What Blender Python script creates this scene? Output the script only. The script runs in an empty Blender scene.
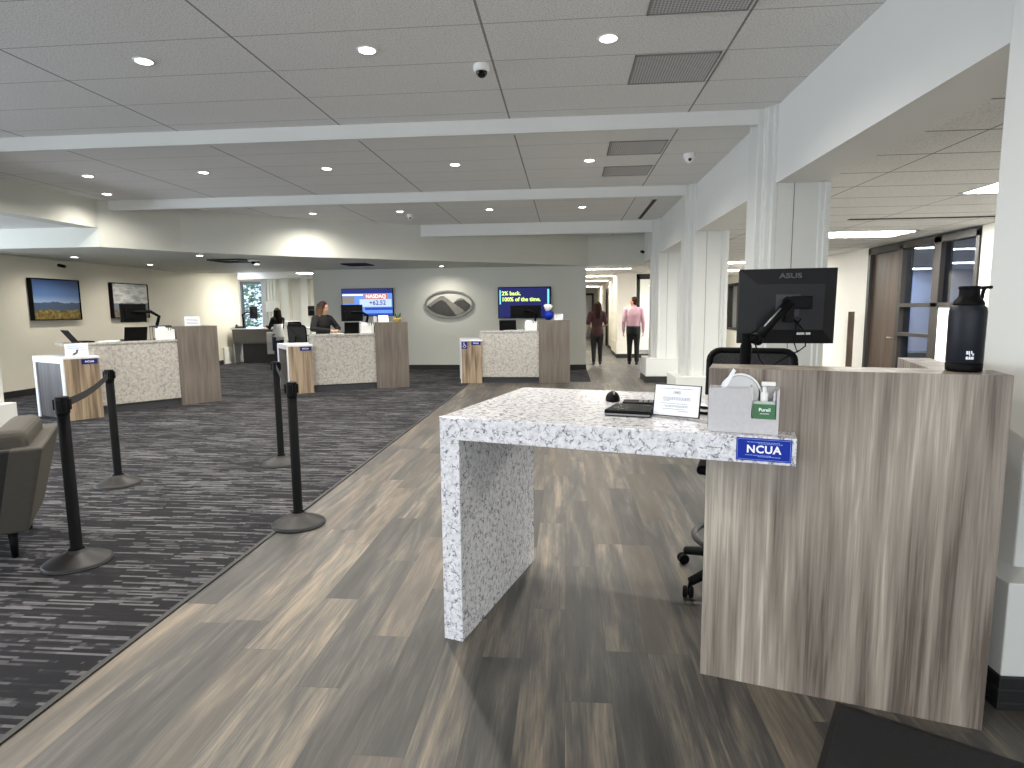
import bpy, bmesh, math, random
from mathutils import Vector, Matrix, Quaternion
random.seed(7)
PI = math.pi
scene = bpy.context.scene
COL = scene.collection

# ------------------------------------------------------------------ helpers
def S(r, g, b, a=1.0):
    def f(c):
        c /= 255.0
        return c / 12.92 if c <= 0.04045 else ((c + 0.055) / 1.055) ** 2.4
    return (f(r), f(g), f(b), a)


def link(o, parent=None):
    COL.objects.link(o)
    if parent is not None:
        o.parent = parent
    return o


def finish(name, me, mat, parent=None, smooth=False, bevel=0.0, seg=2, loc=None, rot=None):
    o = bpy.data.objects.new(name, me)
    mats = mat if isinstance(mat, (list, tuple)) else [mat]
    if len(me.materials) == 0:
        for m_ in mats:
            me.materials.append(m_)
    if smooth:
        for p in me.polygons:
            p.use_smooth = True
    if bevel:
        md = o.modifiers.new('edge', 'BEVEL')
        md.width = bevel
        md.segments = seg
        md.limit_method = 'ANGLE'
        md.angle_limit = math.radians(40)
        md.harden_normals = False
    if loc is not None:
        o.location = loc
    if rot is not None:
        o.rotation_euler = rot
    return link(o, parent)


def obj(name, bm, mat, parent=None, smooth=False, bevel=0.0, seg=2, loc=None, rot=None):
    me = bpy.data.meshes.new(name)
    bmesh.ops.recalc_face_normals(bm, faces=bm.faces[:])
    bm.to_mesh(me)
    bm.free()
    return finish(name, me, mat, parent, smooth, bevel, seg, loc, rot)


def thing(name, label, cat, loc=(0, 0, 0), rotz=0.0, group=None, rot=None):
    o = bpy.data.objects.new(name, None)
    o.empty_display_size = 0.1
    o.location = loc
    o.rotation_euler = rot if rot is not None else (0, 0, rotz)
    COL.objects.link(o)
    return tag(o, label, cat, group)


def tag(o, label, cat, group=None, kind=None):
    o['label'] = label
    o['category'] = cat
    if group:
        o['group'] = group
    if kind:
        o['kind'] = kind
    return o


def struct(name, bm, mat, **k):
    o = obj(name, bm, mat, **k)
    o['kind'] = 'structure'
    return o


def dup(root, loc, rotz, label=None, group=None):
    r = root.copy()
    COL.objects.link(r)
    r.location = loc
    r.rotation_euler = (0, 0, rotz)
    if label:
        r['label'] = label
    if group:
        r['group'] = group
    for ch in list(root.children):
        c = ch.copy()
        COL.objects.link(c)
        c.parent = r
        for g in list(ch.children):
            d = g.copy()
            COL.objects.link(d)
            d.parent = c
    return r


def BM():
    return bmesh.new()


def box(bm, x0, y0, z0, x1, y1, z1, mi=0, M=None):
    vs = [bm.verts.new(c) for c in ((x0, y0, z0), (x1, y0, z0), (x1, y1, z0), (x0, y1, z0),
                                    (x0, y0, z1), (x1, y0, z1), (x1, y1, z1), (x0, y1, z1))]
    if M is not None:
        for v in vs:
            v.co = M @ v.co
    for f in ((0, 3, 2, 1), (4, 5, 6, 7), (0, 1, 5, 4), (1, 2, 6, 5), (2, 3, 7, 6), (3, 0, 4, 7)):
        fa = bm.faces.new([vs[i] for i in f])
        fa.material_index = mi
    return vs


def boxb(*a, **k):
    bm = BM()
    box(bm, *a, **k)
    return bm


def prism(bm, pts, z0, z1, M=None, mi=0):
    """extrude a polygon (list of xy) from z0 to z1; M maps the result"""
    lo = [bm.verts.new((p[0], p[1], z0)) for p in pts]
    hi = [bm.verts.new((p[0], p[1], z1)) for p in pts]
    n = len(pts)
    fs = [bm.faces.new(lo[::-1]), bm.faces.new(hi)]
    for i in range(n):
        fs.append(bm.faces.new((lo[i], lo[(i + 1) % n], hi[(i + 1) % n], hi[i])))
    for f in fs:
        f.material_index = mi
    if M is not None:
        for v in lo + hi:
            v.co = M @ v.co
    return bm


def lathe(bm, prof, n=32, c=(0, 0, 0), M=None, cap=True):
    rings = []
    allv = []
    for r, z in prof:
        ring = []
        for i in range(n):
            a = 2 * PI * i / n
            v = bm.verts.new((c[0] + r * math.cos(a), c[1] + r * math.sin(a), c[2] + z))
            ring.append(v)
            allv.append(v)
        rings.append(ring)
    for a, b in zip(rings, rings[1:]):
        for i in range(n):
            bm.faces.new((a[i], a[(i + 1) % n], b[(i + 1) % n], b[i]))
    if cap:
        bm.faces.new(rings[0][::-1])
        bm.faces.new(rings[-1])
    if M is not None:
        for v in allv:
            v.co = M @ v.co
    return bm


def tube(bm, pts, r, n=10, cap=True, rr=None):
    pts = [Vector(p) for p in pts]
    rings = []
    up = None
    for i, p in enumerate(pts):
        if i == 0:
            t = pts[1] - p
        elif i == len(pts) - 1:
            t = p - pts[i - 1]
        else:
            t = (pts[i + 1] - p).normalized() + (p - pts[i - 1]).normalized()
        t.normalize()
        if up is None:
            up = Vector((0, 0, 1)) if abs(t.z) < 0.9 else Vector((1, 0, 0))
        s = t.cross(up)
        s.normalize()
        up = s.cross(t)
        up.normalize()
        rad = rr[i] if rr else r
        rings.append([bm.verts.new(p + s * (rad * math.cos(2 * PI * k / n)) + up * (rad * math.sin(2 * PI * k / n))) for k in range(n)])
    for a, b in zip(rings, rings[1:]):
        for k in range(n):
            bm.faces.new((a[k], a[(k + 1) % n], b[(k + 1) % n], b[k]))
    if cap:
        bm.faces.new(rings[0][::-1])
        bm.faces.new(rings[-1])
    return bm


def ribbon(bm, pts, w, th, up=Vector((0, 0, 1))):
    """a flat strap: height w along up, thickness th"""
    pts = [Vector(p) for p in pts]
    rings = []
    for i, p in enumerate(pts):
        t = (pts[min(i + 1, len(pts) - 1)] - pts[max(i - 1, 0)]).normalized()
        s = t.cross(up).normalized()
        rings.append([bm.verts.new(p + up * (w / 2 * a) + s * (th / 2 * b)) for a, b in ((-1, -1), (1, -1), (1, 1), (-1, 1))])
    for a, b in zip(rings, rings[1:]):
        for k in range(4):
            bm.faces.new((a[k], a[(k + 1) % 4], b[(k + 1) % 4], b[k]))
    bm.faces.new(rings[0][::-1])
    bm.faces.new(rings[-1])
    return bm


def ell(bm, c, r, n=16, m=10, R=None):
    c = Vector(c)
    rows = []
    for j in range(1, m):
        th = PI * j / m
        row = []
        for i in range(n):
            a = 2 * PI * i / n
            v = Vector((r[0] * math.sin(th) * math.cos(a), r[1] * math.sin(th) * math.sin(a), r[2] * math.cos(th)))
            if R is not None:
                v = R @ v
            row.append(bm.verts.new(c + v))
        rows.append(row)
    t = Vector((0, 0, r[2]))
    b = Vector((0, 0, -r[2]))
    if R is not None:
        t = R @ t
        b = R @ b
    vt, vb = bm.verts.new(c + t), bm.verts.new(c + b)
    for i in range(n):
        bm.faces.new((vt, rows[0][i], rows[0][(i + 1) % n]))
        bm.faces.new((vb, rows[-1][(i + 1) % n], rows[-1][i]))
    for a, d in zip(rows, rows[1:]):
        for i in range(n):
            bm.faces.new((a[i], d[i], d[(i + 1) % n], a[(i + 1) % n]))
    return bm


def capsule(bm, p0, r0, p1, r1, n=12):
    p0, p1 = Vector(p0), Vector(p1)
    ell(bm, p0, (r0, r0, r0), n, 8)
    ell(bm, p1, (r1, r1, r1), n, 8)
    tube(bm, [p0, p1], r0, n, True, [r0, r1])


def loft(bm, rows, n=20):
    """rows of (cx, cy, z, rx, ry)"""
    rings = []
    for cx, cy, z, rx, ry in rows:
        rings.append([bm.verts.new((cx + rx * math.cos(2 * PI * k / n), cy + ry * math.sin(2 * PI * k / n), z)) for k in range(n)])
    for a, b in zip(rings, rings[1:]):
        for k in range(n):
            bm.faces.new((a[k], a[(k + 1) % n], b[(k + 1) % n], b[k]))
    bm.faces.new(rings[0][::-1])
    bm.faces.new(rings[-1])
    return bm


def remesh(bm, voxel, it=6, fac=0.5):
    """fuse everything in bm into one continuous skin"""
    me = bpy.data.meshes.new('tmp')
    bmesh.ops.recalc_face_normals(bm, faces=bm.faces[:])
    bm.to_mesh(me)
    bm.free()
    o = bpy.data.objects.new('tmp', me)
    COL.objects.link(o)
    r = o.modifiers.new('r', 'REMESH')
    r.mode = 'VOXEL'
    r.voxel_size = voxel
    s = o.modifiers.new('s', 'SMOOTH')
    s.factor = fac
    s.iterations = it
    dg = bpy.context.evaluated_depsgraph_get()
    out = bpy.data.meshes.new_from_object(o.evaluated_get(dg))
    bpy.data.objects.remove(o)
    bpy.data.meshes.remove(me)
    return out


def text(name, body, size, mat, parent, loc, rot=(PI / 2, 0, 0), ext=0.0006, align='CENTER', bold=0.0, sx=1.0, space=1.0):
    cu = bpy.data.curves.new(name, 'FONT')
    cu.body = body
    cu.size = size
    cu.extrude = ext
    cu.align_x = align
    cu.align_y = 'CENTER'
    cu.offset = bold
    cu.space_character = space
    cu.resolution_u = 3
    t = bpy.data.objects.new('tmp', cu)
    COL.objects.link(t)
    dg = bpy.context.evaluated_depsgraph_get()
    me = bpy.data.meshes.new_from_object(t.evaluated_get(dg))
    bpy.data.objects.remove(t)
    bpy.data.curves.remove(cu)
    if sx != 1.0:
        for v in me.vertices:
            v.co.x *= sx
    return finish(name, me, mat, parent, loc=loc, rot=rot)


# ------------------------------------------------------------------ materials
class NT:
    def __init__(self, name, rough=0.5, metal=0.0, spec=0.5):
        self.m = bpy.data.materials.new(name)
        self.m.use_nodes = True
        self.t = self.m.node_tree
        self.b = self.t.nodes['Principled BSDF']
        self.b.inputs['Roughness'].default_value = rough
        self.b.inputs['Metallic'].default_value = metal
        self.b.inputs['Specular IOR Level'].default_value = spec

    def n(self, typ, **k):
        nd = self.t.nodes.new(typ)
        for a, v in k.items():
            setattr(nd, a, v)
        return nd

    def L(self, a, b):
        self.t.links.new(a, b)

    def put(self, sock, v):
        if isinstance(v, bpy.types.NodeSocket):
            self.L(v, sock)
        else:
            sock.default_value = v

    def math(self, op, a, b=None, c=None):
        nd = self.n('ShaderNodeMath', operation=op)
        self.put(nd.inputs[0], a)
        if b is not None:
            self.put(nd.inputs[1], b)
        if c is not None:
            self.put(nd.inputs[2], c)
        return nd.outputs[0]

    def coord(self, kind='Object'):
        tc = self.n('ShaderNodeTexCoord')
        return tc.outputs[kind]

    def xyz(self, v):
        s = self.n('ShaderNodeSeparateXYZ')
        self.L(v, s.inputs[0])
        return s.outputs

    def comb(self, x, y, z=0.0):
        c = self.n('ShaderNodeCombineXYZ')
        self.put(c.inputs[0], x)
        self.put(c.inputs[1], y)
        self.put(c.inputs[2], z)
        return c.outputs[0]

    def scale(self, v, s):
        nd = self.n('ShaderNodeVectorMath', operation='MULTIPLY')
        self.L(v, nd.inputs[0])
        nd.inputs[1].default_value = s
        return nd.outputs[0]

    def noise(self, v, scale, detail=3.0, rough=0.55, dist=0.0, col=False):
        nd = self.n('ShaderNodeTexNoise')
        if v is not None:
            self.L(v, nd.inputs['Vector'])
        nd.inputs['Scale'].default_value = scale
        nd.inputs['Detail'].default_value = detail
        nd.inputs['Roughness'].default_value = rough
        nd.inputs['Distortion'].default_value = dist
        return nd.outputs['Color' if col else 'Fac']

    def white(self, v):
        nd = self.n('ShaderNodeTexWhiteNoise', noise_dimensions='3D')
        self.L(v, nd.inputs['Vector'])
        return nd.outputs['Value']

    def ramp(self, f, stops, interp='LINEAR'):
        nd = self.n('ShaderNodeValToRGB')
        cr = nd.color_ramp
        cr.interpolation = interp
        while len(cr.elements) < len(stops):
            cr.elements.new(0.5)
        for e, (p, c) in zip(cr.elements, stops):
            e.position = p
            e.color = c
        self.put(nd.inputs[0], f)
        return nd.outputs[0]

    def mix(self, f, a, b, mode='MIX'):
        nd = self.n('ShaderNodeMix', data_type='RGBA', blend_type=mode)
        self.put(nd.inputs[0], f)
        self.put(nd.inputs[6], a)
        self.put(nd.inputs[7], b)
        return nd.outputs[2]

    def col(self, c):
        self.put(self.b.inputs['Base Color'], c)
        return self

    def bump(self, h, strength=0.2, dist=0.01):
        nd = self.n('ShaderNodeBump')
        nd.inputs['Strength'].default_value = strength
        nd.inputs['Distance'].default_value = dist
        self.L(h, nd.inputs['Height'])
        self.L(nd.outputs[0], self.b.inputs['Normal'])
        return self


def plain(name, c, rough=0.5, metal=0.0, spec=0.5, var=0.06, sc=8.0, bump=0.0, bsc=200.0):
    m = NT(name, rough, metal, spec)
    v = m.coord()
    f = m.noise(v, sc, 3)
    lo = tuple(x * (1 - var) for x in c[:3]) + (1,)
    hi = tuple(min(1, x * (1 + var)) for x in c[:3]) + (1,)
    m.col(m.ramp(f, [(0.3, lo), (0.7, hi)]))
    if bump:
        m.bump(m.noise(v, bsc, 2), bump, 0.003)
    return m.m


def emit(name, c, st):
    m = NT(name)
    m.col((0, 0, 0, 1))
    m.b.inputs['Emission Color'].default_value = c
    m.b.inputs['Emission Strength'].default_value = st
    return m.m


def glass(name, tint=(0.92, 0.95, 0.97, 1), refl=1.0):
    m = NT(name)
    t = m.t
    tr = m.n('ShaderNodeBsdfTransparent')
    tr.inputs[0].default_value = tint
    gl = m.n('ShaderNodeBsdfGlossy')
    gl.inputs['Roughness'].default_value = 0.02
    fr = m.n('ShaderNodeLayerWeight')
    fr.inputs[0].default_value = 0.5
    f = m.math('MULTIPLY', m.math('ADD', 0.04, m.math('MULTIPLY', m.math('POWER', fr.outputs['Facing'], 4.0), 0.7)), refl)
    mx = m.n('ShaderNodeMixShader')
    m.L(f, mx.inputs[0])
    m.L(tr.outputs[0], mx.inputs[1])
    m.L(gl.outputs[0], mx.inputs[2])
    m.L(mx.outputs[0], t.nodes['Material Output'].inputs[0])
    return m.m


def tile_ceiling(name, gx, wx, gy, wy, base, ty=0.0045, ky=0.55):
    m = NT(name, 0.9, 0, 0.2)
    v = m.coord()
    x, y, z = m.xyz(v)
    fx = m.math('ABSOLUTE', m.math('SUBTRACT', m.math('FRACT', m.math('ADD', m.math('DIVIDE', m.math('SUBTRACT', x, gx), wx), 0.5)), 0.5))
    fy = m.math('ABSOLUTE', m.math('SUBTRACT', m.math('FRACT', m.math('ADD', m.math('DIVIDE', m.math('SUBTRACT', y, gy), wy), 0.5)), 0.5))
    lx = m.math('LESS_THAN', fx, 0.0085 / wx)
    ly = m.math('LESS_THAN', fy, ty / wy)
    speck = m.noise(v, 95, 2, 0.6)
    big = m.noise(v, 1.1, 2)
    c = m.ramp(speck, [(0.34, tuple(q * 0.66 for q in base[:3]) + (1,)), (0.47, base), (0.7, tuple(min(1, q * 1.07) for q in base[:3]) + (1,))])
    c = m.mix(m.math('MULTIPLY', big, 0.12), c, S(150, 150, 155))
    c = m.mix(m.math('MULTIPLY', ly, ky), c, S(95, 95, 95))
    c = m.mix(m.math('MULTIPLY', lx, 0.75), c, S(92, 92, 92))
    m.col(c)
    m.bump(m.math('SUBTRACT', speck, m.math('MAXIMUM', lx, ly)), 0.35, 0.004)
    return m.m


def planks(name):
    m = NT(name, 0.42, 0, 0.4)
    v = m.coord()
    x, y, z = m.xyz(v)
    W, Ln = 0.186, 1.28
    u = m.math('DIVIDE', m.math('SUBTRACT', x, -0.003), W)
    row = m.math('FLOOR', u)
    fu = m.math('FRACT', u)
    ro = m.white(m.comb(row, 3.3, 1.7))
    vv = m.math('ADD', m.math('DIVIDE', y, Ln), m.math('MULTIPLY', ro, 5.0))
    cell = m.math('FLOOR', vv)
    fv = m.math('FRACT', vv)
    rnd = m.white(m.comb(row, cell, 0.5))
    rnd2 = m.white(m.comb(row, cell, 9.5))
    # grain : stretched noise, offset per board
    off = m.math('MULTIPLY', rnd, 37.0)
    gv = m.comb(m.math('ADD', m.math('MULTIPLY', x, 11.0), off), m.math('ADD', m.math('MULTIPLY', y, 1.05), m.math('MULTIPLY', rnd2, 19.0)), off)
    g1 = m.noise(gv, 1.3, 3, 0.5, 0.6)
    gf = m.comb(m.math('ADD', m.math('MULTIPLY', x, 95.0), off), m.math('ADD', m.math('MULTIPLY', y, 5.0), off), 0.0)
    g2 = m.noise(gf, 1.0, 5, 0.65, 0.3)
    t = m.math('ADD', m.math('ADD', 0.07, m.math('MULTIPLY', g1, 0.80)), m.math('MULTIPLY', m.math('SUBTRACT', rnd, 0.5), 0.26))
    t = m.math('ADD', t, m.math('MULTIPLY', m.math('SUBTRACT', g2, 0.5), 0.55))
    c = m.ramp(t, [(0.24, S(50, 50, 49)), (0.42, S(66, 65, 63)), (0.53, S(82, 79, 75)), (0.64, S(104, 98, 89)), (0.78, S(134, 123, 107))])
    warm = m.math('GREATER_THAN', rnd2, 0.72)
    c = m.mix(m.math('MULTIPLY', warm, 0.2), c, S(118, 104, 88))
    e1 = m.math('LESS_THAN', m.math('MINIMUM', fu, m.math('SUBTRACT', 1.0, fu)), 0.006)
    e2 = m.math('LESS_THAN', m.math('MINIMUM', fv, m.math('SUBTRACT', 1.0, fv)), 0.0012)
    e = m.math('MAXIMUM', e1, e2)
    c = m.mix(m.math('MULTIPLY', e, 0.55), c, S(50, 46, 42))
    m.col(c)
    m.put(m.b.inputs['Roughness'], m.math('ADD', 0.34, m.math('MULTIPLY', g2, 0.22)))
    m.bump(m.math('SUBTRACT', m.math('MULTIPLY', g2, 0.4), e), 0.18, 0.003)
    return m.m


def carpet_mat(name):
    m = NT(name, 0.95, 0, 0.1)
    v = m.coord()
    x, y, z = m.xyz(v)
    R = 0.0165
    u = m.math('DIVIDE', y, R)
    row = m.math('FLOOR', u)
    r1 = m.white(m.comb(row, 0.3, 0.2))
    r2 = m.white(m.comb(row, 7.3, 4.2))
    big = m.noise(m.comb(m.math('MULTIPLY', x, 0.8), m.math('MULTIPLY', y, 2.2), 0.0), 1.0, 2)
    c1 = m.math('FLOOR', m.math('ADD', m.math('DIVIDE', x, m.math('ADD', 0.16, m.math('MULTIPLY', r2, 0.30))), m.math('MULTIPLY', r1, 31.0)))
    v1 = m.white(m.comb(row, c1, 1.0))
    c2 = m.math('FLOOR', m.math('ADD', m.math('DIVIDE', x, 0.115), m.math('MULTIPLY', r2, 17.0)))
    v2 = m.white(m.comb(row, c2, 6.0))
    wob = m.noise(m.comb(m.math('MULTIPLY', x, 14.0), m.math('MULTIPLY', row, 3.1), 0.0), 1.0, 1)
    s = m.math('ADD', m.math('MULTIPLY', v1, 0.62), m.math('MULTIPLY', v2, 0.25))
    s = m.math('ADD', s, m.math('MULTIPLY', m.math('SUBTRACT', big, 0.5), 0.45))
    s = m.math('ADD', s, m.math('MULTIPLY', m.math('SUBTRACT', wob, 0.5), 0.22))
    fib = m.noise(v, 260, 2, 0.7)
    c = m.ramp(s, [(0.40, S(38, 38, 41)), (0.53, S(49, 49, 52)), (0.56, S(80, 80, 83)), (0.78, S(114, 113, 115))])
    c = m.mix(m.math('MULTIPLY', m.math('SUBTRACT', 1.0, fib), 0.55), c, S(36, 35, 37))
    m.col(c)
    m.bump(fib, 0.6, 0.006)
    return m.m


def quartz_mat(name, base=(206, 206, 208), vein=(92, 98, 112), sc=11.0, amount=0.5):
    m = NT(name, 0.16, 0, 0.5)
    v = m.coord()
    d = m.noise(v, sc * 1.1, 3, 0.6, 0, True)
    nd = m.n('ShaderNodeVectorMath', operation='MULTIPLY_ADD')
    m.L(d, nd.inputs[0])
    nd.inputs[1].default_value = (0.11, 0.11, 0.11)
    m.L(v, nd.inputs[2])
    vo = m.n('ShaderNodeTexVoronoi', feature='DISTANCE_TO_EDGE')
    m.L(nd.outputs[0], vo.inputs['Vector'])
    vo.inputs['Scale'].default_value = sc * 2.0
    line = m.ramp(vo.outputs['Distance'], [(0.0, (1, 1, 1, 1)), (0.11, (0, 0, 0, 1))])
    mask = m.ramp(m.noise(v, sc * 2.6, 3, 0.6), [(0.47, (0, 0, 0, 1)), (0.56, (1, 1, 1, 1))])
    cloud = m.noise(v, sc * 3.0, 4, 0.65)
    c = m.ramp(cloud, [(0.3, S(*[q * 0.84 for q in base])), (0.5, S(*base)), (0.7, S(*[min(255, q * 1.07) for q in base]))])
    f = m.math('MULTIPLY', m.math('MULTIPLY', line, mask), amount)
    c = m.mix(f, c, S(*vein))
    m.col(c)
    return m.m


def wood_mat(name, cols, along='Z', sx=9.0, sl=0.55, rough=0.45, fine=90.0):
    m = NT(name, rough, 0, 0.35)
    v = m.coord()
    k = (sx, sx, sl) if along == 'Z' else (sx, sl, sx)
    kf = (fine, fine, 2.2) if along == 'Z' else (fine, 2.2, fine)
    g1 = m.noise(m.scale(v, k), 1.0, 3, 0.5, 0.9)
    g2 = m.noise(m.scale(v, kf), 1.0, 4, 0.65, 0.4)
    kr = tuple(q * 0.42 for q in k)
    wv = m.n('ShaderNodeTexWave', wave_type='RINGS')
    m.L(m.scale(v, (kr[0], kr[1], kr[2] * 0.9)), wv.inputs['Vector'])
    wv.inputs['Scale'].default_value = 2.6
    wv.inputs['Distortion'].default_value = 5.0
    wv.inputs['Detail'].default_value = 2.0
    t = m.math('ADD', m.math('MULTIPLY', g1, 0.8), m.math('MULTIPLY', m.math('SUBTRACT', g2, 0.5), 0.5))
    t = m.math('ADD', t, m.math('MULTIPLY', m.math('SUBTRACT', wv.outputs['Fac'], 0.5), 0.17))
    n = len(cols)
    c = m.ramp(t, [(0.22 + 0.4 * i / (n - 1), S(*q)) for i, q in enumerate(cols)])
    m.col(c)
    m.bump(g2, 0.08, 0.002)
    return m.m


def picture_mat(name, warm):
    m = NT(name, 0.45)
    v = m.coord()           # local: y along wall 0..1.2, z 0..0.82
    x, y, z = m.xyz(v)
    ridge = m.math('ADD', 0.27, m.math('MULTIPLY', m.noise(m.comb(y, 0.0, 0.0), 3.0, 4), 0.16))
    ridge2 = m.math('ADD', 0.12, m.math('MULTIPLY', m.noise(m.comb(m.math('ADD', y, 9.0), 0.0, 0.0), 4.0, 3), 0.16))
    if warm:
        sky = m.ramp(m.math('DIVIDE', z, 0.82), [(0.35, S(150, 170, 195)), (0.6, S(80, 112, 160)), (1.0, S(35, 58, 105))])
        land = m.ramp(m.noise(v, 14, 4), [(0.35, S(50, 48, 20)), (0.5, S(110, 92, 38)), (0.65, S(150, 130, 60))])
        far = S(58, 76, 100)
    else:
        sky = m.ramp(m.noise(m.scale(v, (1, 1.2, 4)), 2.5, 4), [(0.35, S(140, 142, 145)), (0.6, S(196, 196, 192))])
        land = m.ramp(m.noise(v, 14, 4), [(0.35, S(58, 50, 42)), (0.5, S(96, 82, 68)), (0.65, S(128, 110, 90))])
        far = S(90, 98, 108)
    c = m.mix(m.math('LESS_THAN', z, ridge), sky, far)
    c = m.mix(m.math('LESS_THAN', z, ridge2), c, land)
    m.col(c)
    return m.m


M = {}
M['paint'] = plain('white_paint', S(214, 215, 212), 0.55, var=0.015, sc=1.5)
M['greige'] = plain('greige_paint', S(196, 196, 186), 0.7, var=0.02, sc=1.2)
M['cream'] = plain('cream_paint', S(242, 239, 229), 0.7, var=0.02, sc=1.2)
M['left_cream'] = plain('warm_cream_paint', S(222, 217, 200), 0.7, var=0.02, sc=1.2)
M['soffit'] = plain('soffit_paint', S(200, 201, 193), 0.7, var=0.015, sc=1.2)
M['column'] = plain('column_paint', S(208, 209, 205), 0.5, var=0.015, sc=2)
M['groove'] = plain('groove_shadow_gap', S(96, 98, 96), 0.8)
M['base'] = plain('black_baseboard_rubber', S(26, 26, 27), 0.5)
M['ceil'] = tile_ceiling('acoustic_ceiling_tile', -0.55, 1.698, 4.145, 0.592, S(230, 230, 228))
M['ceil_r'] = tile_ceiling('office_ceiling_tile', 2.9, 1.4, 0.0, 0.66, S(226, 226, 224), 0.011, 0.8)
M['plank'] = planks('vinyl_plank')
M['carpet'] = carpet_mat('striped_carpet')
M['quartz'] = quartz_mat('speckled_quartz', (216, 216, 219), (62, 68, 84), 13.0, 0.9)
M['quartz_far'] = quartz_mat('speckled_quartz_counter', (176, 172, 164), (110, 108, 106), 8.0, 0.6)
M['white_solid'] = plain('white_solid_surface', S(225, 226, 230), 0.3)
M['oak'] = wood_mat('grey_oak_laminate', [(92, 82, 73), (121, 111, 101), (138, 128, 117), (155, 145, 133), (184, 174, 160)])
M['oak_warm'] = wood_mat('honey_oak_laminate', [(98, 84, 69), (130, 113, 93), (152, 134, 111), (172, 154, 130)], sx=14)
M['taupe'] = wood_mat('taupe_linear_laminate', [(94, 86, 79), (105, 97, 89), (115, 107, 98)], sx=24, sl=0.4, fine=180)
M['dark_wood'] = wood_mat('dark_walnut_laminate', [(52, 48, 48), (72, 66, 66), (92, 85, 83)], sx=16)
M['door_wood'] = wood_mat('brown_door_veneer', [(54, 43, 36), (68, 55, 45), (80, 66, 54)], sx=6)
M['black'] = plain('black_plastic', S(8, 8, 9), 0.55, spec=0.12)
M['black_soft'] = plain('black_satin_plastic', S(9, 9, 10), 0.6, spec=0.12, bump=0.05)
M['monitor_shell'] = plain('dark_monitor_plastic', S(24, 24, 26), 0.5, spec=0.25)
M['black_gloss'] = plain('black_gloss_screen', S(10, 10, 12), 0.12)
M['pole'] = plain('black_powder_coat', S(7, 8, 10), 0.6, spec=0.05)
M['stand_base'] = plain('charcoal_cast_base', S(30, 29, 29), 0.45, spec=0.3, var=0.12, sc=20)
M['belt'] = plain('black_woven_belt', S(14, 14, 16), 0.8, bump=0.3, bsc=500)
M['dark_metal'] = plain('dark_bronze_frame', S(34, 31, 29), 0.5, 0.1)
M['chrome'] = plain('brushed_steel', S(170, 170, 170), 0.3, 0.9)
M['grey_plastic'] = plain('grey_plastic', S(120, 120, 120), 0.5)
M['logo_grey'] = plain('dim_grey_logo', S(82, 82, 82), 0.5)
M['lt_grey'] = plain('light_grey_plastic', S(196, 196, 196), 0.5)
M['white_plastic'] = plain('white_plastic', S(232, 232, 230), 0.4)
M['paper'] = plain('white_paper', S(236, 238, 242), 0.7, var=0.01)
M['ink'] = plain('grey_print_ink', S(105, 112, 130), 0.8)
M['org'] = plain('grey_linen_board', S(188, 186, 188), 0.85, var=0.05, sc=60, bump=0.2, bsc=300)
M['blue'] = plain('royal_blue_plaque', S(8, 42, 150), 0.5, spec=0.2, var=0.03)
M['navy'] = plain('navy_plaque', S(22, 36, 104), 0.5, spec=0.2)
M['white_ink'] = plain('white_lettering', S(238, 240, 245), 0.5, var=0.0)
M['lightblue_ink'] = plain('pale_blue_lettering', S(140, 165, 225), 0.5, var=0.0)
M['green_label'] = plain('green_label', S(44, 104, 56), 0.45, var=0.05)
M['clear'] = plain('clear_gel_plastic', S(176, 186, 182), 0.15)
M['bottle'] = plain('navy_powder_bottle', S(22, 26, 34), 0.45, spec=0.3, var=0.04, bump=0.15, bsc=700)
M['silver_print'] = plain('silver_print', S(190, 195, 200), 0.35, 0.6)
M['mat'] = plain('charcoal_mat', S(30, 30, 31), 0.95, var=0.15, sc=120, bump=0.5, bsc=400)
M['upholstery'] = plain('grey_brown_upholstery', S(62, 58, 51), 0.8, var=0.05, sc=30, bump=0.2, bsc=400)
M['upholstery_shaded'] = plain('shaded_grey_brown_upholstery', S(25, 23, 21), 0.8, var=0.05, sc=30, bump=0.2, bsc=400)  # same fabric as above, with the near side's shade put into the colour
M['lens'] = emit('lit_lamp_lens', (1.0, 0.95, 0.86, 1), 14.0)
M['tube_hall'] = emit('lit_hall_panel', (1.0, 0.95, 0.86, 1), 34.0)
M['tube_back'] = emit('lit_back_office_panel', (1.0, 0.97, 0.90, 1), 50.0)
M['tube'] = emit('lit_troffer_panel', (1.0, 0.975, 0.925, 1), 85.0)
M['glass'] = glass('clear_glass')
M['dark_glass'] = glass('office_glass', (0.8, 0.86, 0.95, 1), 1.2)
M['vent'] = None
vm = NT('perforated_vent_metal', 0.5, 0.2)
_v = vm.coord()
_x, _y, _z = vm.xyz(_v)
_fx = vm.math('FRACT', vm.math('DIVIDE', _x, 0.022))
_fy = vm.math('FRACT', vm.math('DIVIDE', _y, 0.022))
_h = vm.math('MULTIPLY', vm.math('GREATER_THAN', _fx, 0.4), vm.math('GREATER_THAN', _fy, 0.4))
vm.col(vm.mix(_h, S(190, 190, 192), S(112, 112, 116)))
M['vent'] = vm.m
M['mesh'] = None
mm = NT('chair_mesh_fabric', 0.7)
_v = mm.coord()
mm.col(mm.ramp(mm.noise(_v, 220, 2), [(0.4, S(20, 20, 22)), (0.62, S(58, 56, 54))]))
M['mesh'] = mm.m
M['skin'] = plain('skin', S(205, 160, 135), 0.55, var=0.04, sc=12)
M['skin_red'] = plain('ruddy_skin', S(196, 140, 116), 0.55, var=0.04, sc=12)
M['lips'] = plain('lips', S(160, 90, 86), 0.5)
M['eye'] = plain('dark_eye', S(30, 24, 22), 0.2)
M['hair_brown'] = plain('dark_brown_hair', S(38, 22, 19), 0.75, spec=0.1, var=0.3, sc=40)
M['hair_short'] = plain('short_brown_hair', S(58, 40, 33), 0.8, spec=0.1, var=0.2, sc=40)
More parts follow.
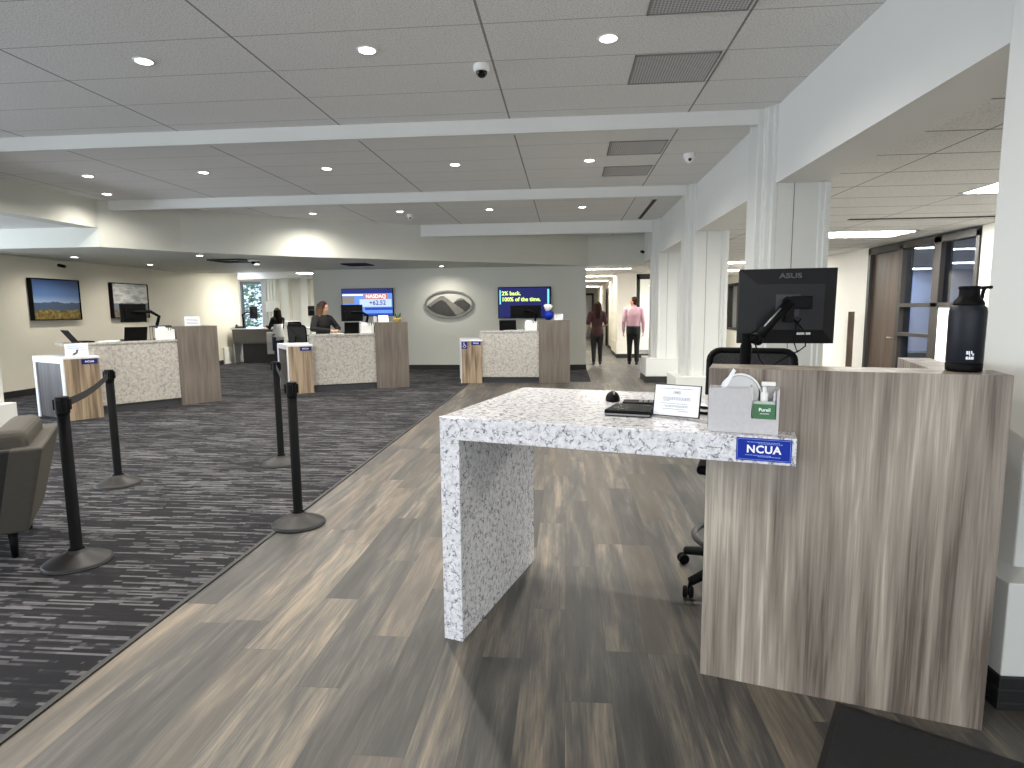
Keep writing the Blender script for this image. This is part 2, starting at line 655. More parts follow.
hb = NT('dirty_blonde_hair', 0.7, 0, 0.15)
_v = hb.coord()
_x, _y, _z = hb.xyz(_v)
_n = hb.math('ADD', _z, hb.math('MULTIPLY', hb.noise(hb.scale(_v, (60, 60, 6)), 1.0, 3), 0.2))
hb.col(hb.ramp(hb.math('SUBTRACT', _n, 1.0), [(0.45, S(170, 148, 114)), (0.62, S(104, 80, 60)), (0.78, S(44, 31, 26))]))
M['hair_blonde'] = hb.m
M['maroon'] = plain('maroon_knit', S(50, 17, 22), 0.8, var=0.1, sc=30)
M['pink'] = plain('pale_pink_cotton', S(214, 172, 184), 0.75, var=0.05, sc=14)
M['black_cloth'] = plain('black_cloth', S(13, 13, 15), 0.85, var=0.15, sc=20)
M['navy_cloth'] = plain('navy_denim', S(34, 40, 72), 0.85, var=0.1, sc=20)
M['white_cloth'] = plain('white_cloth', S(230, 230, 228), 0.8)
M['shoe'] = plain('black_shoe_leather', S(20, 18, 18), 0.35)
M['leaf'] = plain('green_leaf', S(90, 140, 110), 0.5, var=0.3, sc=2)
M['leaf_dark'] = plain('dark_green_leaf', S(52, 84, 50), 0.5, var=0.3, sc=20)
M['yellow'] = plain('ochre_pot', S(196, 170, 92), 0.5)
M['teal'] = plain('teal_plastic', S(96, 150, 160), 0.4)
M['gunmetal'] = plain('gunmetal_relief', S(70, 67, 62), 0.35, 0.55, var=0.15, sc=8)
M['pewter'] = plain('pewter_relief', S(132, 128, 118), 0.4, 0.5, var=0.1, sc=8)
M['far_grey'] = plain('far_desk_grey', S(104, 102, 100), 0.6)
M['far_dark'] = plain('far_desk_charcoal', S(52, 52, 56), 0.6)
M['office_blue'] = plain('slate_blue_paint', S(124, 136, 166), 0.7)
M['concrete'] = plain('outdoor_paving', S(150, 150, 146), 0.8)

# ------------------------------------------------------------------ camera
CAMZ = 1.55
Mr = ((0.996029565, 0.088511653, -0.009528499), (0.001352086, -0.122062550, -0.992521489), (-0.089012790, 0.988567864, -0.121697584))
r_, d_, f_ = (Vector(q) for q in Mr)
cam = bpy.data.cameras.new('camera')
cam.sensor_fit = 'HORIZONTAL'
cam.sensor_width = 36.0
cam.lens = 605.57 / 1024.0 * 36.0
cam.clip_start = 0.05
cam.clip_end = 200
co = bpy.data.objects.new('camera', cam)
COL.objects.link(co)
rot = Matrix((( r_.x, -d_.x, -f_.x), (r_.y, -d_.y, -f_.y), (r_.z, -d_.z, -f_.z)))
co.matrix_world = Matrix.Translation((0, 0, CAMZ)) @ rot.to_4x4()
scene.camera = co

# ------------------------------------------------------------------ setting
CZ = 3.39          # main ceiling
HB = 2.69          # underside of the right header
SZ = 2.64          # underside of the teller soffit
YW = 15.68         # feature wall
XS = 1.934         # face of the right header and columns
XL = -7.62         # face of the left header
RC = 2.75          # office ceiling
LW = -10.3         # left wall

bm = BM()
box(bm, -2.045, -6, -0.12, 7.0, 35.0, 0.0)
struct('floor', bm, M['plank'])
bm = BM()
prism(bm, [(-13, -6), (-2.065, -6), (-2.065, 12.98), (0.53, 12.98), (0.53, 16.4), (-5.0, 16.4), (-5.0, 26), (-13, 26)], -0.12, 0.004)
struct('floor_carpet', bm, M['carpet'])
bm = BM()
box(bm, -2.068, -6, -0.1, -2.04, 12.98, 0.009)
struct('trim_1', bm, M['base'])

bm = BM()
box(bm, XL - 0.3, -6, CZ, XS + 0.3, 16.5, CZ + 0.15)
struct('ceiling', bm, M['ceil'])
bm = BM()
box(bm, -13, -6, 2.96, XL - 0.25, 9.6, 3.1)
struct('ceiling_left_bay', bm, M['paint'])
bm = BM()
box(bm, 2.30, -6, RC, 15.8, 26, RC + 0.12)
struct('ceiling_right_office', bm, M['ceil_r'])
bm = BM()
box(bm, 0.3, 15.78, 2.64, 2.3, 35, 2.8)
struct('ceiling_hallway', bm, M['ceil_r'])
bm = BM()
box(bm, -13, 16.3, 2.80, -5, 26, 2.9)
struct('ceiling_back_office', bm, M['paint'])

# headers and beams
bm = BM()
box(bm, XS, -6, HB, XS + 0.42, 15.85, CZ + 0.02)
struct('wall_header_right', bm, M['paint'])
bm = BM()
box(bm, XL - 0.3, -6, 2.94, XL, 9.62, CZ + 0.02)
struct('wall_header_left', bm, M['soffit'])
for i, (y, z, x0) in enumerate(((6.12, 3.25, XL - .02), (9.61, 3.235, -7.5), (13.22, 3.14, -3.15), (2.60, 3.25, XL - .02), (-0.9, 3.25, XL - .02))):
    bm = BM()
    box(bm, x0, y, z + 0.02, 1.80, y + 0.05, CZ + 0.01)
    box(bm, x0, y - 0.012, z, 1.80, y + 0.055, z + 0.02)
    if i == 3:
        bm.free()
        continue
    struct('ceiling_beam', bm, M['paint'], bevel=0.006)

# teller soffit
arc = [(-7.62, 9.5), (-6.87, 10.5), (-6.0, 11.3), (-5.16, 11.93), (-3.88, 12.78), (-1.97, 14.0), (0.523, 15.66)]
bm = BM()
prism(bm, [(-13, 9.5)] + arc + [(0.523, 15.75), (-6.66, 15.75), (-6.66, 16.32), (-13, 16.32)], SZ, CZ + 0.02)
struct('ceiling_soffit', bm, M['soffit'])
# back band over the hallway entrance
bm = BM()
box(bm, 0.523, YW, SZ, XS + 0.05, YW + 0.12, CZ + 0.02)
struct('wall_over_hallway', bm, M['greige'])

# feature wall
bm = BM()
box(bm, -6.66, YW, 0, 0.50, YW + 0.14, SZ + 0.02)
struct('wall_back', bm, M['greige'])
bm = BM()
box(bm, -6.67, YW - 0.014, 0, 0.512, YW + 0.0, 0.13)
box(bm, 0.498, YW - 0.014, 0, 0.512, YW + 0.15, 0.13)
struct('baseboard_back', bm, M['base'], bevel=0.003)
# hall: left side behind the feature wall, right side, end
bm = BM()
box(bm, 0.36, YW + 0.14, 0, 0.50, 34.5, 2.7)
box(bm, 0.36, 34.3, 0, 2.3, 34.5, 2.7)
box(bm, 1.68, 21.6, 0, 1.9, 24.5, 2.7)
box(bm, 1.68, 26.0, 0, 1.9, 34.4, 2.7)
struct('wall_hallway', bm, M['cream'])
bm = BM()
box(bm, 1.60, 19.4, 0, 2.17, 21.6, 2.7)
struct('wall_hallway_pier', bm, M['cream'], bevel=0.004)
bm = BM()
box(bm, 1.588, 19.388, 0, 2.18, 21.61, 0.13)
box(bm, 1.668, 21.6, 0, 1.68, 24.5, 0.13)
struct('baseboard_hallway', bm, M['base'])
bm = BM()
box(bm, 1.578, 19.375, 0.13, 2.19, 21.62, 0.52)
struct('trim_2', bm, M['cream'], bevel=0.004)
# hallway side door in its dark frame
bm = BM()
box(bm, 1.655, 24.5, 0, 1.76, 24.62, 2.35)
box(bm, 1.655, 25.88, 0, 1.76, 26.0, 2.35)
box(bm, 1.655, 24.5, 2.25, 1.76, 26.0, 2.37)
d3 = struct('door_3', bm, M['dark_metal'])
obj('door_leaf', boxb(1.72, 24.62, 0.01, 1.76, 25.88, 2.25), M['door_wood'], d3)
obj('door_handle', tube(BM(), [(1.68, 25.7, 1.0), (1.68, 25.55, 1.0)], 0.012), M['chrome'], d3)
bm = BM()
box(bm, 1.68, 24.5, 2.37, 1.9, 26, 2.7)
struct('wall_hallway_lintel', bm, M['cream'])
# far end door frame in the hallway
bm = BM()
box(bm, 0.50, 33.9, 0, 0.62, 34.3, 2.4)
box(bm, 0.50, 34.18, 2.3, 1.5, 34.3, 2.42)
box(bm, 1.42, 34.18, 0, 1.52, 34.3, 2.4)
d4 = struct('door_4', bm, M['dark_metal'])
obj('door_leaf', boxb(0.62, 34.22, 0.01, 1.42, 34.27, 2.3), M['lt_grey'], d4)

# glazed office front at the end of the right aisle
bm = BM()
for a in ((2.20, 2.30, 0, 2.60), (3.38, 3.48, 0, 2.60)):
    box(bm, a[0], 19.45, a[2], a[1], 19.57, a[3])
box(bm, 2.2, 19.45, 2.46, 3.48, 19.57, 2.62)
box(bm, 2.2, 19.45, 0.0, 3.48, 19.57, 0.12)
w3 = struct('window_3', bm, M['dark_metal'])
obj('pane', boxb(2.30, 19.5, 0.12, 3.38, 19.512, 2.46), M['glass'], w3)
bm = BM()
box(bm, 2.17, 19.4, 2.62, 3.55, 19.6, 2.8)
box(bm, 3.48, 19.4, 0, 3.62, 19.6, 2.8)
box(bm, 2.17, 23.2, 0, 3.6, 23.3, 2.8)
struct('wall_end_office', bm, M['cream'])

# left wall, with its end pier, and the daylight bay
bm = BM()
box(bm, LW - 0.2, 9.5, 0, LW, 18.48, SZ + 0.15)
box(bm, -13, 9.5, 0, LW - 0.2, 9.65, SZ + 0.02)
struct('wall_left', bm, M['left_cream'])
bm = BM()
box(bm, LW, 9.5, 0, LW + 0.014, 17.4, 0.13)
struct('baseboard_left', bm, M['base'])
bm = BM()
box(bm, LW - 0.22, 17.38, 0, LW + 0.05, 18.53, 0.50)
struct('trim_3', bm, M['cream'], bevel=0.004)

# bay windows at the far left (outside the picture, the daylight comes from here)
bm = BM()
for k in range(5):
    y = -4.0 + k * 3.3
    box(bm, -12.6, y - 0.06, 0, -12.48, y + 0.06, 2.96)
box(bm, -12.6, -4, 0, -12.48, 9.5, 0.35)
box(bm, -12.6, -4, 2.66, -12.48, 9.5, 2.96)
w4 = struct('window_4', bm, M['dark_metal'])
obj('pane', boxb(-12.55, -4, 0.35, -12.54, 9.5, 2.66), M['glass'], w4)
# front of the branch behind the photographer: shop windows
bm = BM()
box(bm, -13, -6.2, 0, -12.0, -6, CZ)
box(bm, -12.0, -6.2, 2.9, 7, -6, CZ + .1)
box(bm, -12.0, -6.2, 0, 7, -6, 0.3)
box(bm, 5.5, -6.2, 0, 9.5, -6, CZ)
struct('wall_front', bm, M['greige'])
bm = BM()
for k in range(9):
    x = -12.0 + k * 2.187
    box(bm, x - 0.05, -6.15, 0.3, x + 0.05, -6.03, 2.9)
w5 = struct('window_5', bm, M['dark_metal'])
obj('pane', boxb(-12, -6.1, 0.3, 5.5, -6.09, 2.9), M['glass'], w5)

# right office partition : X = 6.236, openings for door and glazing
PX = 6.236
bm = BM()
box(bm, PX, 13.32, 0, PX + 0.15, 22.9, RC + 0.02)
box(bm, PX, 22.9, 0, PX + 0.15, 24.3, 0.72)
box(bm, PX, 24.3, 0, PX + 0.15, 26, RC + 0.02)
box(bm, PX, 22.9, 2.45, PX + 0.15, 24.3, RC + 0.02)
box(bm, PX, 9.92, 0, PX + 0.15, 11.02, 1.53)
box(bm, PX, -6, 0, PX + 0.15, 9.92, RC + 0.02)
box(bm, 2.2, 25.9, 0, 9.5, 26.05, RC + 0.1)
struct('wall_right', bm, M['cream'])
# bronze frame with the door, the sidelight and the window
bm = BM()
T = 2.70
for y0, y1 in ((13.22, 13.32), (12.02, 12.14), (10.86, 11.06)):
    box(bm, PX - 0.03, y0, 0, PX + 0.17, y1, T)
box(bm, PX - 0.03, 9.92, 1.53, PX + 0.17, 10.0, T)
box(bm, PX - 0.03, 9.92, T - 0.10, PX + 0.17, 13.32, T + 0.03)
box(bm, PX - 0.03, 9.92, 1.53, PX + 0.17, 12.05, 1.60)
box(bm, PX - 0.03, 11.05, 1.0, PX + 0.17, 12.05, 1.06)
box(bm, PX - 0.03, 11.05, 0, PX + 0.17, 12.05, 0.1)
w1 = struct('window_1', bm, M['dark_metal'], bevel=0.003)
bm = BM()
box(bm, PX + 0.05, 10.0, 1.6, PX + 0.06, 10.86, T - 0.1)
box(bm, PX + 0.05, 11.06, 0.1, PX + 0.06, 12.02, T - 0.1)
obj('pane', bm, M['dark_glass'], w1)
bm = BM()
box(bm, PX + 0.03, 12.15, 0.01, PX + 0.08, 13.21, T - 0.11)
d1 = struct('door_1', bm, M['door_wood'])
bm = BM()
tube(bm, [(PX + 0.03, 12.24, 0.95), (PX - 0.035, 12.24, 0.95), (PX - 0.035, 12.38, 0.95)], 0.012)
obj('door_handle', bm, M['chrome'], d1)
# far daylight window of that wall
bm = BM()
box(bm, PX - 0.02, 22.9, 0.72, PX + 0.17, 23.0, 2.45)
box(bm, PX - 0.02, 24.2, 0.72, PX + 0.17, 24.3, 2.45)
box(bm, PX - 0.02, 22.9, 2.35, PX + 0.17, 24.3, 2.45)
box(bm, PX - 0.02, 22.9, 0.72, PX + 0.17, 24.3, 0.80)
w2 = struct('window_2', bm, M['dark_metal'])
obj('pane', boxb(PX + 0.06, 23.0, 0.8, PX + 0.07, 24.2, 2.35), M['glass'], w2)
# room behind the office glazing
bm = BM()
box(bm, 15.6, 8, 0, 15.75, 22, RC + 0.05)
box(bm, PX + 0.15, 8.0, 0, 15.75, 8.1, RC + 0.05)
box(bm, PX + 0.15, 21.9, 0, 15.75, 22.0, RC + 0.05)
struct('wall_inner_office', bm, M['office_blue'])
bm = BM()
box(bm, 7.0, -6, -0.12, 15.8, 26, 0.0)
struct('floor_inner_office', bm, M['carpet'])

# back office at far left
bm = BM()
box(bm, -13, 22.6, 0, -12.5, 22.8, 2.85)
box(bm, -11.6, 22.6, 0, -5, 22.8, 2.85)
box(bm, -12.5, 22.6, 0, -11.6, 22.8, 0.7)
box(bm, -12.5, 22.6, 2.72, -11.6, 22.8, 2.85)
box(bm, -13.0, 16.3, 0, -12.9, 22.6, 2.85)
box(bm, -5.1, 16.3, 0, -5, 22.6, 2.85)
box(bm, -6.66, 15.82, 0, -6.5, 16.4, 2.85)
struct('wall_back_office', bm, M['cream'])
bm = BM()
for x in (-12.5, -11.66):
    box(bm, x, 22.55, 0.7, x + 0.06, 22.7, 2.72)
box(bm, -12.5, 22.55, 2.62, -11.6, 22.7, 2.72)
box(bm, -12.5, 22.55, 0.7, -11.6, 22.7, 0.76)
w6 = struct('window_6', bm, M['grey_plastic'])
obj('pane', boxb(-12.45, 22.62, 0.74, -11.65, 22.63, 2.65), M['glass'], w6)
bm = BM()
for k in range(3):
    x = -11.36 + 0.12 * k
    box(bm, x, 22.42, 1.0, x + 0.09, 22.6, 2.8)
box(bm, -11.42, 22.36, 1.55, -10.96, 22.6, 1.95)
struct('trim_4', bm, M['cream'], bevel=0.01)
bm = BM()
for k in range(3):
    box(bm, -10.75 + 0.75 * k, 22.3, 0, -10.45 + 0.75 * k, 22.6, 2.8)
struct('trim_5', bm, M['cream'], bevel=0.01)
bm = BM()
box(bm, -11.62, 22.45, 0.3, -11.40, 22.6, 2.78)
struct('trim_6', bm, M['lt_grey'], bevel=0.01)

# outdoors seen through the far windows
bm = BM()
box(bm, -40, -30, -0.3, 40, 60, -0.13)
struct('ground_outside', bm, M['concrete'])
bm = BM()
rnd = random.Random(3)
for i in range(2600):
    cx = rnd.uniform(-15.5, -11.5)
    cz = rnd.uniform(0.0, 3.4)
    cy = 25.6 + rnd.uniform(0, 1.6)
    s = rnd.uniform(0.05, 0.13)
    a, b = rnd.uniform(0, 2 * PI), rnd.uniform(-1.1, 1.1)
    R = Matrix.Translation((cx, cy, cz)) @ Matrix.Rotation(a, 4, 'Z') @ Matrix.Rotation(b, 4, 'X')
    vs = [bm.verts.new(R @ Vector(p)) for p in ((-s, 0, 0), (0, 0.02, -s * 0.5), (s, 0, 0), (0, 0.02, s * 0.5))]
    bm.faces.new(vs)
h = obj('hedge_foliage', bm, M['leaf'])
tag(h, 'pale green foliage growing outside the back office window', 'hedge', kind='stuff')
bm = BM()
for i in range(900):
    cx = 9.9 + rnd.uniform(0, 1.2)
    cz = rnd.uniform(0.0, 2.6)
    cy = rnd.uniform(21.5, 26.5)
    s = rnd.uniform(0.05, 0.13)
    R = Matrix.Translation((cx, cy, cz)) @ Matrix.Rotation(rnd.uniform(0, 6.3), 4, 'Z') @ Matrix.Rotation(rnd.uniform(-1, 1), 4, 'X')
    vs = [bm.verts.new(R @ Vector(p)) for p in ((-s, 0, 0), (0, 0.02, -s * 0.5), (s, 0, 0), (0, 0.02, s * 0.5))]
    bm.faces.new(vs)
bm.free()


# ------------------------------------------------------------------ columns
def column(y0, xface=XS, sgn=1, width=0.46, name='column', south=0.142, full=False):
    """square pier; south-facing corner at (xface, y0); stepped pilaster towards the hall"""
    D = 0.54
    bm = BM()

    def bx(a, y1, z0, b, y2, z1, mi=0):
        xa, xb = xface + sgn * a, xface + sgn * b
        box(bm, min(xa, xb), y1, z0, max(xa, xb), y2, z1, mi)
    top = CZ + 0.01
    bx(0.0, y0, 0.3, width, y0 + D, HB + 0.02)
    bx(0.0, y0 + 0.002, HB, width * 0.8, y0 + D - 0.002, top)
    # pilaster steps
    if full:
        bx(-0.195, y0, 0.4, 0.02, y0 + D + 0.06, top)
    bx(-0.03, y0 - 0.004, 0.4, 0.02, y0 + D + 0.004, top)
    bx(-0.075, y0 + 0.05, 0.4, 0.02, y0 + D - 0.05, top)
    bx(-0.09, y0 + 0.085, 0.4, 0.02, y0 + D - 0.085, top)
    bx(-0.14, y0 + 0.125, 0.4, 0.02, y0 + D - 0.125, top)
    # trim strips and the joint on the face towards the entrance
    bx(width - 0.07, y0 - 0.022, 0.4, width + 0.01, y0 + 0.01, HB)
    bx(width - 0.03, y0 - 0.04, 0.4, width + 0.025, y0 + 0.03, HB)
    o = struct(name, bm, M['column'], bevel=0.009)
    bm = BM()
    bx(0.165, y0 - 0.0015, 0.5, 0.171, y0 + 0.01, HB, 0)
    obj('joint', bm, M['groove'], o)
    bm = BM()
    bx(-0.265, y0 - south, 0.13, width + 0.14, y0 + D + 0.142, 0.506)
    obj('plinth', bm, M['column'], o, bevel=0.006)
    bm = BM()
    bx(-0.275, y0 - south - .01, 0.0, width + 0.15, y0 + D + 0.152, 0.13)
    bx(-0.28, y0 - south - .015, 0.0, width + 0.155, y0 + D + 0.157, 0.03)
    bx(-0.28, y0 - south - .015, 0.075, width + 0.155, y0 + D + 0.157, 0.085)
    obj('base_trim', bm, M['base'], o, bevel=0.003)
    return o


column(2.37, south=0.035)
for y in (5.992, 9.505, 13.02):
    column(y)
column(5.95, -6.835, -1, 0.46, full=True)

# ------------------------------------------------------------------ lamps
N_ORD = ['first', 'second', 'third', 'fourth', 'fifth']


def spot(loc, power, ang=160, blend=1.0, color=(1.0, 0.94, 0.85), r=0.045):
    l = bpy.data.lights.new('lamp', 'SPOT')
    l.energy = power
    l.spot_size = math.radians(ang)
    l.spot_blend = blend
    l.shadow_soft_size = r
    l.color = color
    o = bpy.data.objects.new('lamp', l)
    o.location = loc
    COL.objects.link(o)
    return o


def area(loc, rot, sx, sy, power, color):
    l = bpy.data.lights.new('daylight', 'AREA')
    l.shape = 'RECTANGLE'
    l.size = sx
    l.size_y = sy
    l.energy = power
    l.color = color
    o = bpy.data.objects.new('daylight', l)
    o.location = loc
    o.rotation_euler = rot
    COL.objects.link(o)
    return o


P_MAIN, P_SOF = 215.0, 72.0
dl0 = None


def downlight(x, y, z, label, group, power, vis=True):
    global dl0
    spot((x, y, z - 0.03), power)
    if not vis:
        return
    if dl0 is None:
        t = thing('ceiling_downlight', label, 'ceiling light', (x, y, z), 0, group)
        bm = BM()
        lathe(bm, [(0.055, -0.003), (0.070, -0.008), (0.074, -0.003), (0.074, 0.002)], 32)
        obj('trim_ring', bm, M['white_plastic'], t, smooth=True)
        bm = BM()
        lathe(bm, [(0.057, -0.0055), (0.057, -0.001)], 32)
        obj('lens', bm, M['lens'], t)
        dl0 = t
    else:
        dup(dl0, (x, y, z), 0, label, group)


GX = [-4.775, -3.095, -1.411, 0.285]
bay = [(4.45, 'nearest the camera', GX[1:], ['left', 'middle', 'right']),
       (7.89, 'in the middle ceiling bay', [-6.41] + GX, ['far left', 'second from left', 'middle', 'fourth from left', 'far right']),
       (11.38, 'in the far ceiling bay', GX, ['left end', 'second from left', 'third from left', 'right end'])]
for y, where, xs, names in bay:
    for x, nme in zip(xs, names):
        downlight(x, y, CZ, f'round recessed downlight, {nme} of the row {where}', 'downlights in the tiled ceiling', P_MAIN * (0.72 if y > 10 else 1.0))
downlight(-7.09, 9.08, CZ, 'round recessed downlight tucked in the corner where the left header meets the soffit', 'downlights in the tiled ceiling', P_MAIN * 0.35)
downlight(-4.775, 4.45, CZ, '', '', P_MAIN, False)
downlight(-6.41, 4.45, CZ, '', '', P_MAIN, False)
for y in (1.0, -2.5):
    for x in GX + [-6.41]:
        downlight(x, y, CZ, '', '', P_MAIN * 0.3, False)
for x, y, lab in [(-9.45, 11.1, 'round soffit downlight above the blue landscape picture'),
                  (-9.35, 13.1, 'round soffit downlight above the grey landscape picture'),
                  (-7.0, 11.25, 'round soffit downlight above the left teller desk'),
                  (-7.05, 13.5, 'round soffit downlight beside the square black grille'),
                  (-3.08, 15.02, 'round soffit downlight above the oval mountain emblem')]:
    downlight(x, y, SZ, lab, 'downlights under the teller soffit', P_SOF)

# fluorescent troffers
tr0 = None


def troffer(x, y, z, label, w=1.4, d=0.62, rz=0.0, mat='tube'):
    t = thing('ceiling_troffer', label, 'ceiling light', (x, y, z), rz, 'lit panel lights')
    bm = BM()
    for a in ((-w / 2, -d / 2, w / 2, -d / 2 + 0.03), (-w / 2, d / 2 - 0.03, w / 2, d / 2), (-w / 2, -d / 2, -w / 2 + 0.03, d / 2), (w / 2 - 0.03, -d / 2, w / 2, d / 2)):
        box(bm, a[0], a[1], -0.012, a[2], a[3], 0.003)
    obj('frame', bm, M['white_plastic'], t)
    obj('diffuser', boxb(-w / 2 + 0.03, -d / 2 + 0.03, -0.008, w / 2 - 0.03, d / 2 - 0.03, 0.0), M[mat], t)
    return t


troffer(4.9, 6.72, RC, 'lit panel light in the office ceiling nearest the right column', 1.4, 0.78)
troffer(4.9, 10.8, RC, 'long lit panel light in the office ceiling right of the monitor', 1.4, 0.8)
troffer(4.9, 16.9, RC, 'lit panel light in the office ceiling seen between the white columns, nearer one')
troffer(4.9, 20.4, RC, 'lit panel light in the office ceiling seen between the white columns, farther one')
troffer(7.3, 13.5, RC, 'lit panel light inside the glazed office, seen through the narrow sidelight, nearest the glass', 0.75, 0.3, mat='tube_back')
troffer(8.5, 13.9, RC, 'lit panel light inside the glazed office, seen high in the window above the bottle', 0.8, 0.3, mat='tube_back')
troffer(11.4, 18.4, RC, 'lit panel light deep inside the glazed office, seen through the window', 1.2, 0.5, mat='tube_back')
troffer(11.2, 21.0, RC, 'lit panel light deepest inside the glazed office, seen through the sidelight', 1.0, 0.5, mat='tube_back')
troffer(0.86, 17.0, SZ, 'lit hallway panel light nearest the entrance, left of the pair', 0.75, 0.3, mat='tube_hall')
troffer(1.52, 17.0, SZ, 'lit hallway panel light nearest the entrance, right of the pair', 0.52, 0.3, mat='tube_hall')
troffer(1.1, 20.6, SZ, 'lit hallway panel light, second along the hallway', 1.05, 0.35, mat='tube_hall')
troffer(1.1, 24.0, SZ, 'lit hallway panel light, third along the hallway', 1.05, 0.35, mat='tube_hall')
troffer(1.1, 30.0, SZ, 'added panel light brightening the far end of the hallway', 1.05, 0.35, mat='tube_hall')  # extra panel, added to brighten the hallway's far end
troffer(-8.4, 17.5, 2.8, 'lit panel light in the back office ceiling nearest the opening', 2.2, 0.35, mat='tube_back')
troffer(-8.0, 19.4, 2.8, 'lit panel light in the back office ceiling, right of the window', 1.5, 0.5, mat='tube_back')
troffer(2.9, 21.5, RC, 'lit panel light inside the end office behind the glass', 1.0, 0.5, mat='tube_hall')

# ------------------------------------------------------------------ ceiling fittings
vt0 = None
for x0, x1, y0, y1, lab in [(0.5, 1.12, 3.56, 4.13, 'grey perforated ceiling vent nearest the camera'),
                            (0.5, 1.12, 4.75, 5.32, 'grey perforated ceiling vent behind the nearest one'),
                            (0.48, 1.12, 7.06, 7.64, 'grey perforated vent in the middle ceiling bay, nearer of two'),
                            (0.49, 1.11, 8.25, 8.80, 'grey perforated vent in the middle ceiling bay, farther of two')]:
    w, d = x1 - x0, y1 - y0
    t = thing('ceiling_vent', lab, 'vent', ((x0 + x1) / 2, (y0 + y1) / 2, CZ), 0, 'perforated ceiling vents')
    bm = BM()
    for a in ((-w / 2, -d / 2, w / 2, -d / 2 + 0.012), (-w / 2, d / 2 - 0.012, w / 2, d / 2), (-w / 2, -d / 2, -w / 2 + 0.012, d / 2), (w / 2 - 0.012, -d / 2, w / 2, d / 2)):
        box(bm, a[0], a[1], -0.01, a[2], a[3], 0.003)
    obj('frame', bm, M['grey_plastic'], t)
    obj('grille', boxb(-w / 2 + 0.012, -d / 2 + 0.012, -0.006, w / 2 - 0.012, d / 2 - 0.012, 0.002), M['vent'], t)


def dome_camera(loc, label, dark=True, s=1.0):
    t = thing('ceiling_dome_camera_mount', label, 'security camera', loc)
    t.name = 'dome_camera_mount'
    bm = BM()
    lathe(bm, [(0.058 * s, 0.0), (0.062 * s, -0.01 * s), (0.06 * s, -0.042 * s), (0.05 * s, -0.052 * s)], 28)
    obj('housing', bm, M['white_plastic'], t, smooth=True, bevel=0.002)
    bm = BM()
    ell(bm, (0, 0, -0.05 * s), (0.044 * s, 0.044 * s, 0.044 * s), 20, 12)
    obj('dome', bm, M['black_gloss'] if dark else M['white_plastic'], t, smooth=True)
    bm = BM()
    lathe(bm, [(0.016 * s, 0), (0.016 * s, 0.012 * s)], 16, M=Matrix.Translation((0, -0.036 * s, -0.068 * s)) @ Matrix.Rotation(PI / 2.6, 4, 'X'))
    obj('lens', bm, M['black'], t)
    return t


dome_camera((-0.64, 4.80, CZ), 'white dome security camera with dark lens on the nearest ceiling bay', True, 1.0)
dome_camera((1.47, 7.72, CZ), 'white dome security camera in the middle ceiling bay beside the columns', False, 1.15)
dome_camera((-2.99, 11.75, CZ), 'small white dome camera beside a downlight in the far ceiling bay', False, 1.1)

t = thing('slot_vent', 'long black slot vent in the far ceiling bay beside the right header', 'vent', (1.5, 11.9, CZ))
bm = BM()
box(bm, -0.05, -1.12, -0.008, -0.035, 1.12, 0.003)
box(bm, 0.035, -1.12, -0.008, 0.05, 1.12, 0.003)
obj('frame', bm, M['lt_grey'], t)
obj('slot', boxb(-0.035, -1.12, -0.003, 0.035, 1.12, 0.002), M['black'], t)

t = thing('slot_vent', 'long black slot vent in the right office ceiling', 'vent', (5.0, 9.0, RC))
bm = BM()
box(bm, -1.1, -0.04, -0.008, 1.5, -0.03, 0.003)
box(bm, -1.1, 0.03, -0.008, 1.5, 0.04, 0.003)
obj('frame', bm, M['dark_metal'], t)
obj('slot', boxb(-1.1, -0.03, -0.003, 1.5, 0.03, 0.002), M['black'], t)


def square_grille(loc, label, w=0.62):
    t = thing('ceiling_vent', label, 'vent', loc)
    bm = BM()
    for k in range(4):
        a = w / 2 - 0.075 * k
        b = a - 0.03
        z0, z1 = -0.025 + 0.004 * k, -0.004
        box(bm, -a, -a, z0, a, -b, z1)
        box(bm, -a, b, z0, a, a, z1)
        box(bm, -a, -b, z0, -b, b, z1)
        box(bm, b, -b, z0, a, b, z1)
    obj('louvers', bm, M['black_soft'], t)
    obj('back_plate', boxb(-w / 2, -w / 2, -0.004, w / 2, w / 2, 0.004), M['black'], t)


square_grille((-7.0, 12.45, SZ), 'square black air grille under the soffit left of the back office opening', 0.75)
square_grille((-4.85, 14.0, SZ), 'square black air grille under the soffit above the left television', 0.6)
t = thing('ceiling_access_point_mount', 'small white round sensor with black centre under the soffit', 'sensor', (-6.55, 12.4, SZ))
lathe_bm = lathe(BM(), [(0.11, 0.0), (0.115, -0.015), (0.09, -0.035)], 24)
obj('body', lathe_bm, M['white_plastic'], t, smooth=True)
obj('eye', ell(BM(), (0, 0, -0.04), (0.05, 0.05, 0.045), 14, 8), M['black_gloss'], t, smooth=True)
t = thing('ceiling_speaker_mount', 'round grey ceiling speaker under the soffit near the feature wall', 'speaker', (-4.95, 15.0, SZ))
obj('rim', lathe(BM(), [(0.15, 0.0), (0.15, -0.012), (0.12, -0.016)], 28), M['lt_grey'], t, smooth=True)
obj('grille', lathe(BM(), [(0.12, -0.010), (0.115, -0.018)], 28), M['grey_plastic'], t, smooth=True)


def bullet_camera(loc, rz, label):
    t = thing('wall_camera_mount', label, 'security camera', loc, rz)
    obj('bracket', boxb(-0.03, -0.02, -0.03, 0.03, 0.03, 0.03), M['white_plastic'], t, bevel=0.004)
    bm = BM()
    tube(bm, [(0, -0.02, -0.02), (0, -0.16, -0.05)], 0.032, 14)
    obj('barrel', bm, M['black'], t, smooth=True)
    obj('lens', tube(BM(), [(0, -0.16, -0.05), (0, -0.165, -0.051)], 0.024, 14), M['black_gloss'], t)


